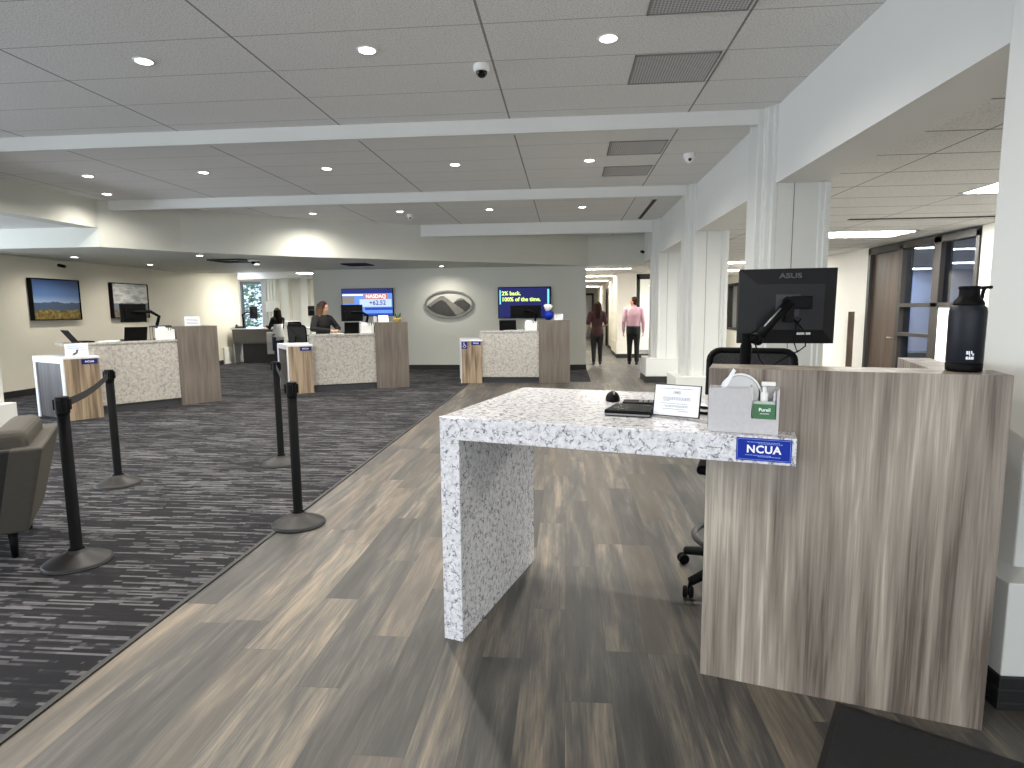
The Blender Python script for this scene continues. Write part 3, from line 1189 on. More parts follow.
bullet_camera((-10.22, 11.55, 2.55), -PI / 2 + PI, 'small black wall camera high on the left wall above the pictures')
bullet_camera((1.85, 15.6, 2.98), 0.3, 'small black wall camera in the corner above the hallway entrance')

# ------------------------------------------------------------------ text / plaques
def ncua_plate(name, parent, w, h, loc, rot=(0, 0, 0), label=None, detail=True, mat='blue'):
    """upright plate in its xz plane, facing -y"""
    p = obj(name, boxb(-w / 2, -0.0015, -h / 2, w / 2, 0.0015, h / 2), M[mat], parent, loc=loc, rot=rot)
    if label:
        p['label'] = label
    text('lettering', 'NCUA', h * (0.46 if detail else 0.50), M['white_ink'], p, (0, -0.002, h * 0.0), bold=h * 0.015, space=1.1, ext=0.0004)
    if detail:
        bm = BM()
        e = 0.004
        for a in ((-w / 2 + e, -h / 2 + e, w / 2 - e, -h / 2 + e + 0.0012), (-w / 2 + e, h / 2 - e - 0.0012, w / 2 - e, h / 2 - e),
                  (-w / 2 + e, -h / 2 + e, -w / 2 + e + 0.0012, h / 2 - e), (w / 2 - e - 0.0012, -h / 2 + e, w / 2 - e, h / 2 - e)):
            box(bm, a[0], -0.0022, a[1], a[2], -0.0012, a[3])
        rr = random.Random(2)
        for z, x0, x1 in ((0.31, -0.30, 0.27), (0.25, -0.10, 0.34), (-0.27, -0.33, 0.1), (-0.32, -0.1, 0.3)):
            x = x0 * w
            while x < x1 * w:
                ln = rr.uniform(0.004, 0.010)
                box(bm, x, -0.0022, z * h, x + ln, -0.0012, z * h + 0.0022)
                x += ln + 0.0016
        obj('fine_print', bm, M['lightblue_ink'], p)
    return p


# ------------------------------------------------------------------ front reception desk
DL = Vector((-0.575, 2.677, 0))
DA = math.radians(-16.57)
DU = Vector((math.cos(DA), math.sin(DA), 0))
DV = Vector((-math.sin(DA), math.cos(DA), 0))


def DW(u, v, z):
    return DL + DU * u + DV * v + Vector((0, 0, z))


QT = 1.071
desk = thing('reception_desk', 'grey oak reception desk with speckled quartz waterfall table in the foreground', 'desk', DL, DA)
bm = BM()
prism(bm, [(0, 0), (1.478, 0), (1.478, 0.134), (1.155, 0.134), (1.155, 1.10), (0, 1.10)], 0.967, QT)
obj('quartz_top', bm, M['quartz'], desk, bevel=0.003)
obj('quartz_leg', boxb(0, 0, 0, 0.097, 1.0, 0.967), M['quartz'], desk, bevel=0.003)
obj('front_panel', boxb(1.155, 0.134, 0, 2.147, 0.335, 1.311), M['oak'], desk, bevel=0.002)
obj('side_return', boxb(1.947, 0.335, 0, 2.075, 0.89, 1.311), M['oak'], desk, bevel=0.002)
obj('worktop', boxb(1.155, 0.335, 1.03, 1.947, 0.78, 1.068), M['oak'], desk, bevel=0.002)
ncua_plate('sign_plate', desk, 0.192, 0.086, (1.366, -0.0016, 1.022), label='blue plaque lettered NCUA on the edge of the quartz top')


def on_desk(name, label, cat, u, v, z, rz=0.0, group=None):
    return thing(name, label, cat, DW(u, v, z + 0.001), DA + rz, group)


# monitor on its arm
mon = on_desk('computer_monitor', 'large black computer monitor seen from behind on a clamped arm above the reception desk', 'monitor', 1.285, 0.70, 1.068, 0)
bm = BM()
mc = Vector((0.175, 0.19, 0.485))     # centre of the back, desk axes from the clamp
MR = Matrix.Translation(mc) @ Matrix.Rotation(math.radians(9), 4, 'Z') @ Matrix.Rotation(math.radians(2), 4, 'X')


def mbx(bm, *a):
    box(bm, *a, M=MR)


hw, hh = 0.224, 0.183
# tapered back shell
pts_o = [(-hw, -hh), (hw, -hh), (hw, hh), (-hw, hh)]
pts_i = [(-hw + 0.085, -hh + 0.07), (hw - 0.06, -hh + 0.07), (hw - 0.06, hh - 0.075), (-hw + 0.085, hh - 0.075)]
vo = [bm.verts.new(MR @ Vector((x, 0.0, z))) for x, z in pts_o]
vr = [bm.verts.new(MR @ Vector((x, 0.018, z))) for x, z in pts_o]
vi = [bm.verts.new(MR @ Vector((x, -0.030, z))) for x, z in pts_i]
for k in range(4):
    bm.faces.new((vo[k], vo[(k + 1) % 4], vi[(k + 1) % 4], vi[k]))
    bm.faces.new((vr[k], vr[(k + 1) % 4], vo[(k + 1) % 4], vo[k]))
bm.faces.new(vi)
bm.faces.new(vr[::-1])
obj('back_shell', bm, M['monitor_shell'], mon, bevel=0.003)
obj('screen', boxb(-hw + .008, 0.018, -hh + .008, hw - .008, 0.021, hh - .008, M=MR), M['black_gloss'], mon)
bm = BM()
mbx(bm, -0.055, -0.037, -0.05, 0.055, -0.029, 0.06)
obj('vesa_plate', bm, M['far_dark'], mon, bevel=0.003)
bm = BM()
lathe(bm, [(0.028, 0), (0.028, 0.045)], 20, M=MR @ Matrix.Translation((0.0, -0.037, 0.02)) @ Matrix.Rotation(PI / 2, 4, 'X'))
mbx(bm, 0.01, -0.085, -0.01, 0.10, -0.05, 0.05)
mbx(bm, -0.02, -0.09, -0.075, 0.02, -0.05, 0.03)
obj('tilt_head', bm, M['black'], mon, bevel=0.004)
bm = BM()
lathe(bm, [(0.05, 0.0), (0.05, 0.012), (0.026, 0.02), (0.026, 0.30), (0.022, 0.31), (0.022, 0.36)], 24, c=(0, 0, 0))
obj('post', bm, M['pole'], mon, smooth=True, bevel=0.002)
hd = MR @ Vector((0.0, -0.075, 0.02))
bm = BM()
el = Vector((0.05, 0.05, 0.33))
tube(bm, [(0, 0, 0.335), el], 0.024, 14)
ell(bm, el, (0.03, 0.03, 0.032))
obj('lower_arm', bm, M['black'], mon, smooth=True)
bm = BM()
tube(bm, [el, el.lerp(hd, 0.5) + Vector((0, -0.006, 0.008)), hd], 0.022, 14, rr=[0.026, 0.021, 0.024])
obj('upper_arm', bm, M['black'], mon, smooth=True)
bm = BM()
a0, a1 = el.lerp(hd, 0.25) + Vector((-0.006, -0.024, 0.017)), el.lerp(hd, 0.75) + Vector((-0.006, -0.024, 0.017))
tube(bm, [a0, a1], 0.0045, 8)
obj('arm_rail', bm, M['chrome'], mon, smooth=True)
bm = BM()
c0 = MR @ Vector((0.03, -0.04, -0.06))
tube(bm, [c0, c0 + Vector((0.05, -0.02, -0.06)), c0 + Vector((0.055, -0.02, -0.13)), c0 + Vector((0.02, -0.03, -0.16)), c0 + Vector((0.0, -0.03, -0.1)), c0 + Vector((0.01, -0.02, -0.03)), c0 + Vector((0.03, -0.01, 0.0))], 0.0035, 8)
tube(bm, [c0 + Vector((0.03, -0.03, -0.15)), c0 + Vector((-0.04, -0.05, -0.19)), (0.10, 0.03, 0.19), (0.06, 0.01, 0.24), (0.04, 0.0, 0.31)], 0.0035, 8)
obj('cable', bm, M['black'], mon, smooth=True)
text('logo_lettering', 'ASUS', 0.036, M['logo_grey'], mon, MR @ Vector((0.01, -0.0185, hh - 0.036)), rot=(PI / 2 - 0.36, 0, math.radians(9)), ext=0.0012, bold=0.001, sx=1.25)
bm = BM()
mbx(bm, 0.05, -0.024, -hh + 0.045, 0.085, -0.016, -hh + 0.06)
mbx(bm, 0.09, -0.024, -hh + 0.045, 0.112, -0.016, -hh + 0.06)
obj('port_sticker', bm, M['lt_grey'], mon)

# drafting chair
def drafting_chair(loc, rz, label, ring=True, back=True, seat_z=0.72, tag_group=None):
    t = thing('office_chair', label, 'chair', loc, rz, tag_group)
    # local: the sitter faces -y, the back is at +y
    for k in range(5):
        a = 2 * PI * k / 5 + 0.16
        dx, dy = math.cos(a), math.sin(a)
        bm = BM()
        tube(bm, [(0.03 * dx, 0.03 * dy, 0.15), (0.2 * dx, 0.2 * dy, 0.13), (0.37 * dx, 0.37 * dy, 0.088)], 0.02, 10, rr=[0.034, 0.03, 0.024])
        leg = obj('leg', bm, M['black'], t, smooth=True)
        bm = BM()
        MM = Matrix.Translation((0.385 * dx, 0.385 * dy, 0.033)) @ Matrix.Rotation(a + 0.9, 4, 'Z') @ Matrix.Rotation(PI / 2, 4, 'X')
        lathe(bm, [(0.026, -0.028), (0.032, -0.022), (0.032, -0.006), (0.02, -0.004), (0.02, 0.004), (0.032, 0.006), (0.032, 0.022), (0.026, 0.028)], 20, M=MM)
        tube(bm, [(0.37 * dx, 0.37 * dy, 0.09), (0.38 * dx, 0.38 * dy, 0.04)], 0.01, 8)
        obj('caster', bm, M['black_soft'], leg, smooth=False, bevel=0.001)
    bm = BM()
    lathe(bm, [(0.034, 0.12), (0.034, seat_z * 0.55), (0.02, seat_z * 0.56), (0.02, seat_z - 0.06), (0.09, seat_z - 0.06), (0.09, seat_z - 0.03)], 20)
    obj('gas_lift', bm, M['black'], t, bevel=0.002)
    if ring:
        bm = BM()
        pts = [(0.27 * math.cos(2 * PI * k / 32), 0.27 * math.sin(2 * PI * k / 32), 0.27) for k in range(33)]
        tube(bm, pts, 0.017, 10, cap=False)
        for k in range(3):
            a = 2 * PI * k / 3 + 0.3
            tube(bm, [(0.03 * math.cos(a), 0.03 * math.sin(a), 0.27), (0.265 * math.cos(a), 0.265 * math.sin(a), 0.27)], 0.011, 8)
        obj('foot_ring', bm, M['far_dark'], t, smooth=True)
    bm = BM()
    box(bm, -0.25, -0.24, seat_z - 0.03, 0.25, 0.24, seat_z + 0.02)
    obj('seat', bm, M['black_soft'], t, bevel=0.022, seg=4)
    bm = BM()
    z0, z1 = seat_z + 0.14, seat_z + 0.60
    # frame of the mesh back as a rounded rectangle
    def rr_pts(w, h, r):
        out = []
        for cx, cz, s0 in ((w - r, h - r, 0), (-w + r, h - r, 1), (-w + r, -h + r, 2), (w - r, -h + r, 3)):
            for q in range(5):
                a = PI / 2 * (s0 + q / 4)
                out.append((cx + r * math.cos(a), cz + r * math.sin(a)))
        return out
    zc, hz = (z0 + z1) / 2, (z1 - z0) / 2
    loop = rr_pts(0.232, hz, 0.06)
    tube(bm, [(x, 0.30 + 0.05 * (x / 0.25) ** 2 * -1 + 0.03 * z / hz, zc + z) for x, z in loop] + [(loop[0][0], 0.30 - 0.05 * (loop[0][0] / 0.25) ** 2 + 0.03 * loop[0][1] / hz, zc + loop[0][1])], 0.018, 8, cap=False)
    obj('back_frame', bm, M['black'], t, smooth=True)
    bm = BM()
    inner = rr_pts(0.228, hz - 0.005, 0.055)
    f1 = [bm.verts.new((x, 0.305 - 0.05 * (x / 0.25) ** 2 + 0.03 * z / hz, zc + z)) for x, z in inner]
    f2 = [bm.verts.new((x, 0.311 - 0.05 * (x / 0.25) ** 2 + 0.03 * z / hz, zc + z)) for x, z in inner]
    bm.faces.new(f1)
    bm.faces.new(f2[::-1])
    for k in range(len(f1)):
        bm.faces.new((f1[k], f1[(k + 1) % len(f1)], f2[(k + 1) % len(f1)], f2[k]))
    obj('backrest', bm, M['mesh'], t)
    bm = BM()
    tube(bm, [(0, 0.1, seat_z - 0.03), (0, 0.33, seat_z - 0.02), (0, 0.36, seat_z + 0.12), (0, 0.335, seat_z + 0.35)], 0.022, 10)
    obj('back_support', bm, M['black'], t, smooth=True)
    for s in (-1, 1):
        bm = BM()
        tube(bm, [(s * 0.24, 0.08, seat_z - 0.01), (s * 0.295, 0.08, seat_z + 0.02), (s * 0.295, 0.07, seat_z + 0.2)], 0.016, 8)
        box(bm, s * 0.295 - 0.035, -0.1, seat_z + 0.2, s * 0.295 + 0.035, 0.16, seat_z + 0.228)
        obj('armrest', bm, M['black'], t, bevel=0.004)
    return t


CW = DW(1.31, 1.10, 0)
drafting_chair(CW, DA, 'black mesh drafting chair with foot ring behind the reception desk', seat_z=0.70)

# water bottle
t = on_desk('water_bottle', 'big navy insulated water bottle with black lid on the desk ledge', 'bottle', 2.035, 0.262, 1.311, 0.3)
bm = BM()
lathe(bm, [(0.054, 0.03), (0.057, 0.034), (0.058, 0.215), (0.055, 0.230), (0.048, 0.238), (0.045, 0.242)], 40)
obj('body', bm, M['bottle'], t, smooth=True)
bm = BM()
lathe(bm, [(0.052, 0.0), (0.056, 0.004), (0.0575, 0.03), (0.052, 0.032)], 40)
obj('base_boot', bm, M['black_soft'], t, smooth=True)
bm = BM()
lathe(bm, [(0.047, 0.238), (0.049, 0.242), (0.046, 0.252), (0.036, 0.264), (0.032, 0.270), (0.031, 0.295), (0.034, 0.297), (0.034, 0.305), (0.030, 0.307)], 32)
obj('lid', bm, M['black'], t, smooth=True, bevel=0.001)
bm = BM()
tube(bm, [(0.03, 0, 0.300), (0.075, 0, 0.302)], 0.006, 10)
tube(bm, [(0.052, 0, 0.301), (0.047, 0, 0.288), (0.045, 0, 0.272), (0.042, 0, 0.25)], 0.006, 10)
obj('carry_handle', bm, M['black'], t, smooth=True)
bm = BM()


def on_cyl(bm, a0, a1, z0, z1, r=0.0582):
    n = 5
    rows = []
    for k in range(n + 1):
        a = a0 + (a1 - a0) * k / n
        rows.append([bm.verts.new((q * math.cos(a), q * math.sin(a), z)) for q, z in ((r, z0), (r, z1), (r + .0006, z1), (r + .0006, z0))])
    for p, q in zip(rows, rows[1:]):
        for k in range(4):
            bm.faces.new((p[k], p[(k + 1) % 4], q[(k + 1) % 4], q[k]))
    bm.faces.new(rows[0])
    bm.faces.new(rows[-1][::-1])


ac = -PI / 2 - 0.28
for a0, a1, z0, z1 in ((-.20, -.11, .064, .076), (-.09, -.02, .064, .076), (-.045, .0, .058, .064), (.03, .10, .066, .076), (.10, .2, .06, .068),
                       (-.21, -.10, .046, .056), (-.07, .02, .046, .056), (.04, .20, .046, .056)):
    on_cyl(bm, ac + a0, ac + a1, z0, z1)
obj('logo_print', bm, M['silver_print'], t)

# organiser with its contents
t = on_desk('desk_organizer', 'grey linen organiser box with notched front at the desk front', 'organizer', 1.163, 0.045, QT, 0)
bm = BM()
W_, D_, H_ = 0.252, 0.085, 0.172
c0, c1, cz = 0.155, 0.243, 0.058
prism(bm, [(0, 0), (W_, 0), (W_, H_), (c1, H_ - 0.002), (c1, cz), (c0, cz), (c0, H_), (0, H_)], 0, 0.005, M=Matrix.Rotation(PI / 2, 4, 'X') @ Matrix.Translation((0, 0, -0.005)))
box(bm, 0, D_ - 0.005, 0, W_, D_, H_)
box(bm, 0, 0.005, 0, 0.005, D_ - 0.005, H_)
box(bm, W_ - 0.005, 0.005, 0, W_, D_ - 0.005, H_)
box(bm, 0.005, 0.005, 0.0, W_ - 0.005, D_ - 0.005, 0.005)
obj('box_shell', bm, M['org'], t)
bm = BM()
box(bm, c0 + 0.001, 0.007, 0.007, c1 - 0.001, 0.010, cz + 0.068)
t2 = on_desk('sanitizer_bottle', 'green labelled pump bottle of sanitizer in the organiser notch', 'bottle', 1.163 + 0.2, 0.045 + 0.024, QT + 0.006, 0)
bm = BM()
box(bm, -0.041, -0.014, 0.0, 0.041, 0.014, 0.118)
obj('bottle_body', bm, M['clear'], t2, bevel=0.01, seg=3)
bm.free() if False else None
obj('front_label', boxb(-0.040, -0.0165, 0.052, 0.040, -0.0142, 0.108), M['green_label'], t2, bevel=0.001)
obj('neck', lathe(BM(), [(0.0135, 0.116), (0.0135, 0.124), (0.0135, 0.126), (0.0135, 0.15), (0.008, 0.152), (0.006, 0.178)], 20), M['white_plastic'], t2, smooth=True)
bm = BM()
box(bm, -0.012, -0.01, 0.176, 0.038, 0.01, 0.192)
obj('pump_head', bm, M['white_plastic'], t2, bevel=0.003)
text('label_lettering', 'Purell', 0.018, M['white_ink'], t2, (0.002, -0.0169, 0.086), ext=0.0004, bold=0.0004)
obj('label_small_print', boxb(-0.014, -0.0169, 0.070, 0.018, -0.0164, 0.073), M['lt_grey'], t2)
for k, (px, lean, c) in enumerate(((-0.036, -0.12, 'white_plastic'), (-0.022, 0.1, 'black'), (0.028, 0.1, 'white_plastic'), (0.038, -0.05, 'black'))):
    lab = ['white pen leaning left in the organiser beside the sanitizer pump', 'black pen behind the sanitizer pump, left side', 'white pen right of the sanitizer pump', 'black pen at the right edge of the organiser'][k]
    p = on_desk('pen', lab, 'pen', 1.163 + 0.2 + px, 0.045 + 0.0455, QT + 0.006, 0, 'pens in the organiser')
    bm = BM()
    tip = Vector((lean * 0.09, 0, 0.168 - 0.006 * k))
    tube(bm, [(0, 0, 0.012), tip], 0.0045, 10)
    obj('barrel', bm, M[c], p, smooth=True)
    bm = BM()
    tube(bm, [tip, tip * 1.05], 0.003, 8)
    box(bm, tip.x - 0.002, -0.009, tip.z - 0.045, tip.x + 0.002, -0.006, tip.z)
    obj('clip', bm, M['chrome'], p)
# tape dispenser standing in the organiser
t = on_desk('tape_dispenser', 'white tape dispenser poking out of the organiser box', 'tape dispenser', 1.163 + 0.076, 0.045 + 0.0650, QT + 0.006, 0)
bm = BM()
RX = Matrix.Rotation(PI / 2, 4, 'X')
lathe(bm, [(0.068, -0.012), (0.07, -0.006), (0.07, 0.006), (0.068, 0.012)], 40, M=Matrix.Translation((0.036, 0.0, 0.140)) @ RX)
obj('tape_roll', bm, M['lt_grey'], t, smooth=False, bevel=0.002)
bm = BM()
ring_o = [(0.036 + 0.077 * math.cos(a), 0.140 + 0.077 * math.sin(a)) for a in [PI * k / 18 for k in range(-2, 17)]]
ring_i = [(0.036 + 0.071 * math.cos(a), 0.140 + 0.071 * math.sin(a)) for a in [PI * k / 18 for k in range(16, -3, -1)]]
prism(bm, ring_o + ring_i, -0.0125, 0.0125, M=Matrix.Translation((0, 0.0, 0)) @ RX)
obj('guard', bm, M['white_plastic'], t)
bm = BM()
prism(bm, [(-0.06, 0.11), (-0.04, 0.11), (0.018, 0.226), (0.008, 0.236)], -0.0135, 0.0135, M=RX)
prism(bm, [(-0.065, 0.0), (0.045, 0.0), (0.045, 0.05), (-0.06, 0.112)], -0.012, 0.012, M=RX)
obj('cutter_arm', bm, M['paper'], t, bevel=0.001)

# notice frame
t = on_desk('notice_sign', 'black edged frame with a printed white notice leaning on the quartz top', 'sign', 1.008, 0.303, QT, -0.21)
FR = Matrix.Translation((0, 0, 0.004)) @ Matrix.Rotation(math.radians(-12), 4, 'X')
fw, fh = 0.104, 0.142
obj('backing', boxb(-fw, 0.003, 0, fw, 0.012, fh, M=FR), M['black'], t, bevel=0.001)
obj('sheet', boxb(-fw + 0.004, 0.000, 0.004, fw - 0.004, 0.003, fh - 0.004, M=FR), M['paper'], t)
bm = BM()
rr = random.Random(11)
for z, x0, x1 in ((0.122, -0.075, 0.07), (0.083, -0.06, 0.06), (0.078, -0.062, 0.058), (0.073, -0.06, 0.062), (0.068, -0.06, -0.03), (0.056, -0.07, 0.05), (0.047, -0.055, 0.055), (0.042, -0.05, 0.05), (0.032, -0.06, 0.04), (0.024, 0.01, 0.055)):
    x = x0
    while x < x1:
        ln = rr.uniform(0.004, 0.011)
        box(bm, x, -0.0005, z, min(x + ln, x1), 0.0, z + 0.0022, M=FR)
        x += ln + 0.002
for a in ((-0.016, 0.100, 0.016, 0.1015), (-0.016, 0.111, 0.016, 0.1125), (-0.016, 0.1, -0.0145, 0.1125), (0.0145, 0.1, 0.016, 0.1125), (-0.011, 0.104, 0.011, 0.108)):
    box(bm, a[0], -0.0005, a[1], a[2], 0.0, a[3], M=FR)
obj('printed_lines', bm, M['ink'], t)
obj('easel_leg', tube(BM(), [(0, 0.03, 0.10), (0, 0.075, 0.006)], 0.004, 8), M['black'], t)

# card reader pad + second pad, mouse, pen, cables
t = on_desk('signature_pad', 'flat black signature pad left of the framed white notice', 'signature pad', 0.80, 0.345, QT, 0.02)
bm = BM()
prism(bm, [(-0.10, -0.085), (0.105, -0.085), (0.105, 0.12), (-0.085, 0.12)], 0, 0.028)
obj('case', bm, M['black_soft'], t, bevel=0.005)
obj('screen', boxb(-0.075, -0.055, 0.028, 0.085, 0.09, 0.0292), M['black_gloss'], t)
obj('front_edge', boxb(-0.098, -0.088, 0.004, 0.103, -0.084, 0.012), M['grey_plastic'], t)
t = on_desk('card_terminal', 'second black device lying behind the signature pad', 'card terminal', 0.82, 0.60, QT, 0.1)
obj('case', boxb(-0.10, -0.05, 0, 0.10, 0.05, 0.022), M['black_soft'], t, bevel=0.006)
bm = BM()
for i in range(4):
    for j in range(3):
        box(bm, -0.02 + i * 0.025, -0.04 + j * 0.026, 0.022, -0.004 + i * 0.025, -0.024 + j * 0.026, 0.025)
obj('keys', bm, M['grey_plastic'], t)
t = on_desk('computer_mouse', 'small rounded black mouse standing behind the signature pad', 'mouse', 0.645, 0.70, QT, 0.4)
bm = BM()
ell(bm, (0, 0, 0.012), (0.036, 0.052, 0.040), 20, 12)
for v in bm.verts:
    if v.co.z < 0:
        v.co.z = 0
obj('shell', bm, M['black_soft'], t, smooth=True)
obj('scroll_wheel', lathe(BM(), [(0.009, -0.003), (0.009, 0.003)], 14, M=Matrix.Translation((0, -0.03, 0.041)) @ Matrix.Rotation(PI / 2, 4, 'Y')), M['grey_plastic'], t)
t = on_desk('pen', 'silver pen lying beside the black device on the quartz top', 'pen', 0.90, 0.70, QT + 0.005, 0.5)
obj('barrel', tube(BM(), [(-0.07, 0, 0), (0.06, 0, 0)], 0.005, 10), M['chrome'], t, smooth=True)
obj('tip', tube(BM(), [(0.06, 0, 0), (0.075, 0, 0)], 0.004, 8, rr=[0.005, 0.001]), M['black'], t)
t = on_desk('paper_sheet', 'white paper sheet lying behind the notice frame', 'paper', 1.02, 0.66, QT + 0.0005, 0.25)
obj('sheet', boxb(-0.1, -0.06, 0, 0.1, 0.06, 0.001), M['paper'], t)
for k, (v0, lab) in enumerate(((0.42, 'black cable between notice frame and organiser, nearer one'), (0.58, 'black cable between notice frame and organiser, farther one'))):
    t = on_desk('power_cable', lab, 'cable', 1.08, v0, QT + 0.007, 0)
    obj('cord', tube(BM(), [(-0.06, 0.0, 0), (0.0, 0.01, 0), (0.045, -0.005, 0), (0.072, 0.0, 0)], 0.007, 8), M['black'], t, smooth=True)

# floor mat
t = thing('floor_mat', 'black floor mat lying in front of the reception desk', 'mat', (1.061, 2.318, 0.0), math.radians(-30.7))
obj('pile', boxb(0.02, -1.18, 0.0, 1.68, -0.02, 0.009), M['mat'], t, bevel=0.003)
bm = BM()
box(bm, 0, -1.2, 0, 1.7, -1.18, 0.006)
box(bm, 0, -0.02, 0, 1.7, 0, 0.006)
box(bm, 0, -1.18, 0, 0.02, -0.02, 0.006)
box(bm, 1.68, -1.18, 0, 1.7, -0.02, 0.006)
obj('rubber_edge', bm, M['base'], t)

# ------------------------------------------------------------------ stanchions
def stanchion(loc, label, to=None, rz=0.0):
    t = thing('stanchion', label, 'barrier post', loc, rz, 'queue barrier posts')
    bm = BM()
    lathe(bm, [(0.180, 0.004), (0.186, 0.008), (0.186, 0.016), (0.175, 0.024), (0.12, 0.048), (0.07, 0.072), (0.052, 0.082), (0.05, 0.09)], 48)
    obj('base', bm, M['stand_base'], t, smooth=True)
    bm = BM()
    lathe(bm, [(0.180, 0.0), (0.190, 0.001), (0.190, 0.010), (0.184, 0.012)], 48)
    obj('base_rim', bm, M['base'], t, smooth=True)
    bm = BM()
    lathe(bm, [(0.044, 0.085), (0.044, 0.095), (0.033, 0.10), (0.033, 0.95)], 28)
    obj('pole', bm, M['pole'], t, smooth=True)
    bm = BM()
    lathe(bm, [(0.036, 0.945), (0.038, 0.95), (0.038, 1.045), (0.034, 1.05)], 28)
    for k in range(4):
        a = PI / 2 * k + 0.3
        Mx = Matrix.Rotation(a, 4, 'Z')
        box(bm, 0.034, -0.013, 0.97, 0.047, 0.013, 1.035, M=Mx)
    obj('head', bm, M['black'], t, bevel=0.002)
    if to is not None:
        d = Matrix.Rotation(-rz, 3, 'Z') @ (Vector(to) - Vector(loc))
        n = d.normalized()
        pts = []
        for k in range(9):
            s = k / 8
            p = n * 0.042 + (d - n * 0.104) * s
            pts.append((p.x, p.y, 1.003 - 0.03 * 4 * s * (1 - s)))
        obj('belt', ribbon(BM(), pts, 0.05, 0.0025), M['belt'], t)
        bm = BM()
        e = d - n * 0.062
        ang = math.atan2(n.y, n.x)
        box(bm, -0.012, -0.012, 0.97, 0.012, 0.012, 1.035, M=Matrix.Translation((e.x, e.y, 0)) @ Matrix.Rotation(ang, 4, 'Z'))
        obj('belt_end', bm, M['black'], t)
    return t


s1, s2, s3, s4 = (-3.045, 3.375, 0.004), (-4.06, 5.03, 0.004), (-1.955, 4.135, 0.004), (-2.905, 5.83, 0.004)
stanchion(s1, 'black belt stanchion beside the grey armchair, nearest the camera', s2)
stanchion(s2, 'black belt stanchion in front of the left teller desk')
stanchion(s4, 'black belt stanchion standing behind the one on the carpet edge', s3)
stanchion(s3, 'black belt stanchion standing on the carpet edge by the plank floor')

# ------------------------------------------------------------------ armchair
t = thing('armchair', 'grey brown tapered armchair with bolster at the left edge of the picture', 'armchair', (-3.88, 3.54, 0.0045), 0.6)
# local: +x = along the back to the far end ... the back panel faces +y'
# build in local axes: near corner at origin, back runs along +a (far), arm runs along -b (left)
def tp(bm, x0, x1, y0, y1, z0, z1, tx0=0, tx1=0, ty0=0, ty1=0):
    lo = [(x0 + tx0, y0 + ty0), (x1 - tx1, y0 + ty0), (x1 - tx1, y1 - ty1), (x0 + tx0, y1 - ty1)]
    hi = [(x0, y0), (x1, y0), (x1, y1), (x0, y1)]
    a = [bm.verts.new((p[0], p[1], z0)) for p in lo]
    b = [bm.verts.new((p[0], p[1], z1)) for p in hi]
    bm.faces.new(a[::-1])
    bm.faces.new(b)
    for k in range(4):
        bm.faces.new((a[k], a[(k + 1) % 4], b[(k + 1) % 4], b[k]))
    return bm


armchair = t
armchair.rotation_euler = (0, 0, math.radians(36.8))
# x' = away along the sitter's side, y' = along the back (near -> far); back outer face at x' = +0.42
AH = 0.73
obj('backrest', tp(BM(), 0.26, 0.44, -0.515, 0.515, 0.17, AH, -0.12, 0.13, 0.14, 0.14), M['upholstery'], armchair, bevel=0.02, seg=3)
for s in (-1, 1):
    bm = BM()
    if s < 0:
        tp(bm, -0.42, 0.30, -0.515, -0.36, 0.17, AH, 0.1, 0.13, 0.14, -0.12)
    else:
        tp(bm, -0.42, 0.30, 0.36, 0.515, 0.17, AH, 0.1, 0.13, -0.12, 0.14)
    obj('arm', bm, M['upholstery_shaded'], armchair, bevel=0.02, seg=3)
obj('seat_base', boxb(-0.34, -0.365, 0.17, 0.285, 0.365, 0.30), M['upholstery_shaded'], armchair, bevel=0.01)
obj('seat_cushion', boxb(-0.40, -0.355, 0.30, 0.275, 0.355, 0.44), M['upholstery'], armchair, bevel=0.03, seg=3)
for x in (-0.28, 0.22):
    for y in (-0.31, 0.31):
        bm = BM()
        lathe(bm, [(0.018, 0.0), (0.028, 0.18)], 14, c=(x, y, 0))
        obj('leg', bm, M['black'], armchair, smooth=True)
bm = BM()
box(bm, 0.17, -0.43, AH - 0.06, 0.36, 0.34, AH + 0.105)
obj('back_cushion', bm, M['upholstery'], armchair, bevel=0.06, seg=4)


# ------------------------------------------------------------------ teller desks
def laptop(parent_loc, rz, label, ang=25, w=0.33):
    t = thing('laptop', label, 'laptop', parent_loc, rz)
    obj('base', boxb(-w / 2, -0.22, 0, w / 2, 0.0, 0.018), M['black_soft'], t, bevel=0.004)
    obj('keyboard', boxb(-w / 2 + 0.02, -0.12, 0.018, w / 2 - 0.02, -0.02, 0.0195), M['black'], t)
    R = Matrix.Translation((0, 0, 0.015)) @ Matrix.Rotation(math.radians(-ang), 4, 'X')
    obj('lid', boxb(-w / 2, -0.004, 0, w / 2, 0.006, 0.215, M=R), M['black_soft'], t, bevel=0.003)
    obj('screen', boxb(-w / 2 + .012, -0.0055, 0.014, w / 2 - .012, -0.0042, 0.205, M=R), M['black_gloss'], t)
    return t


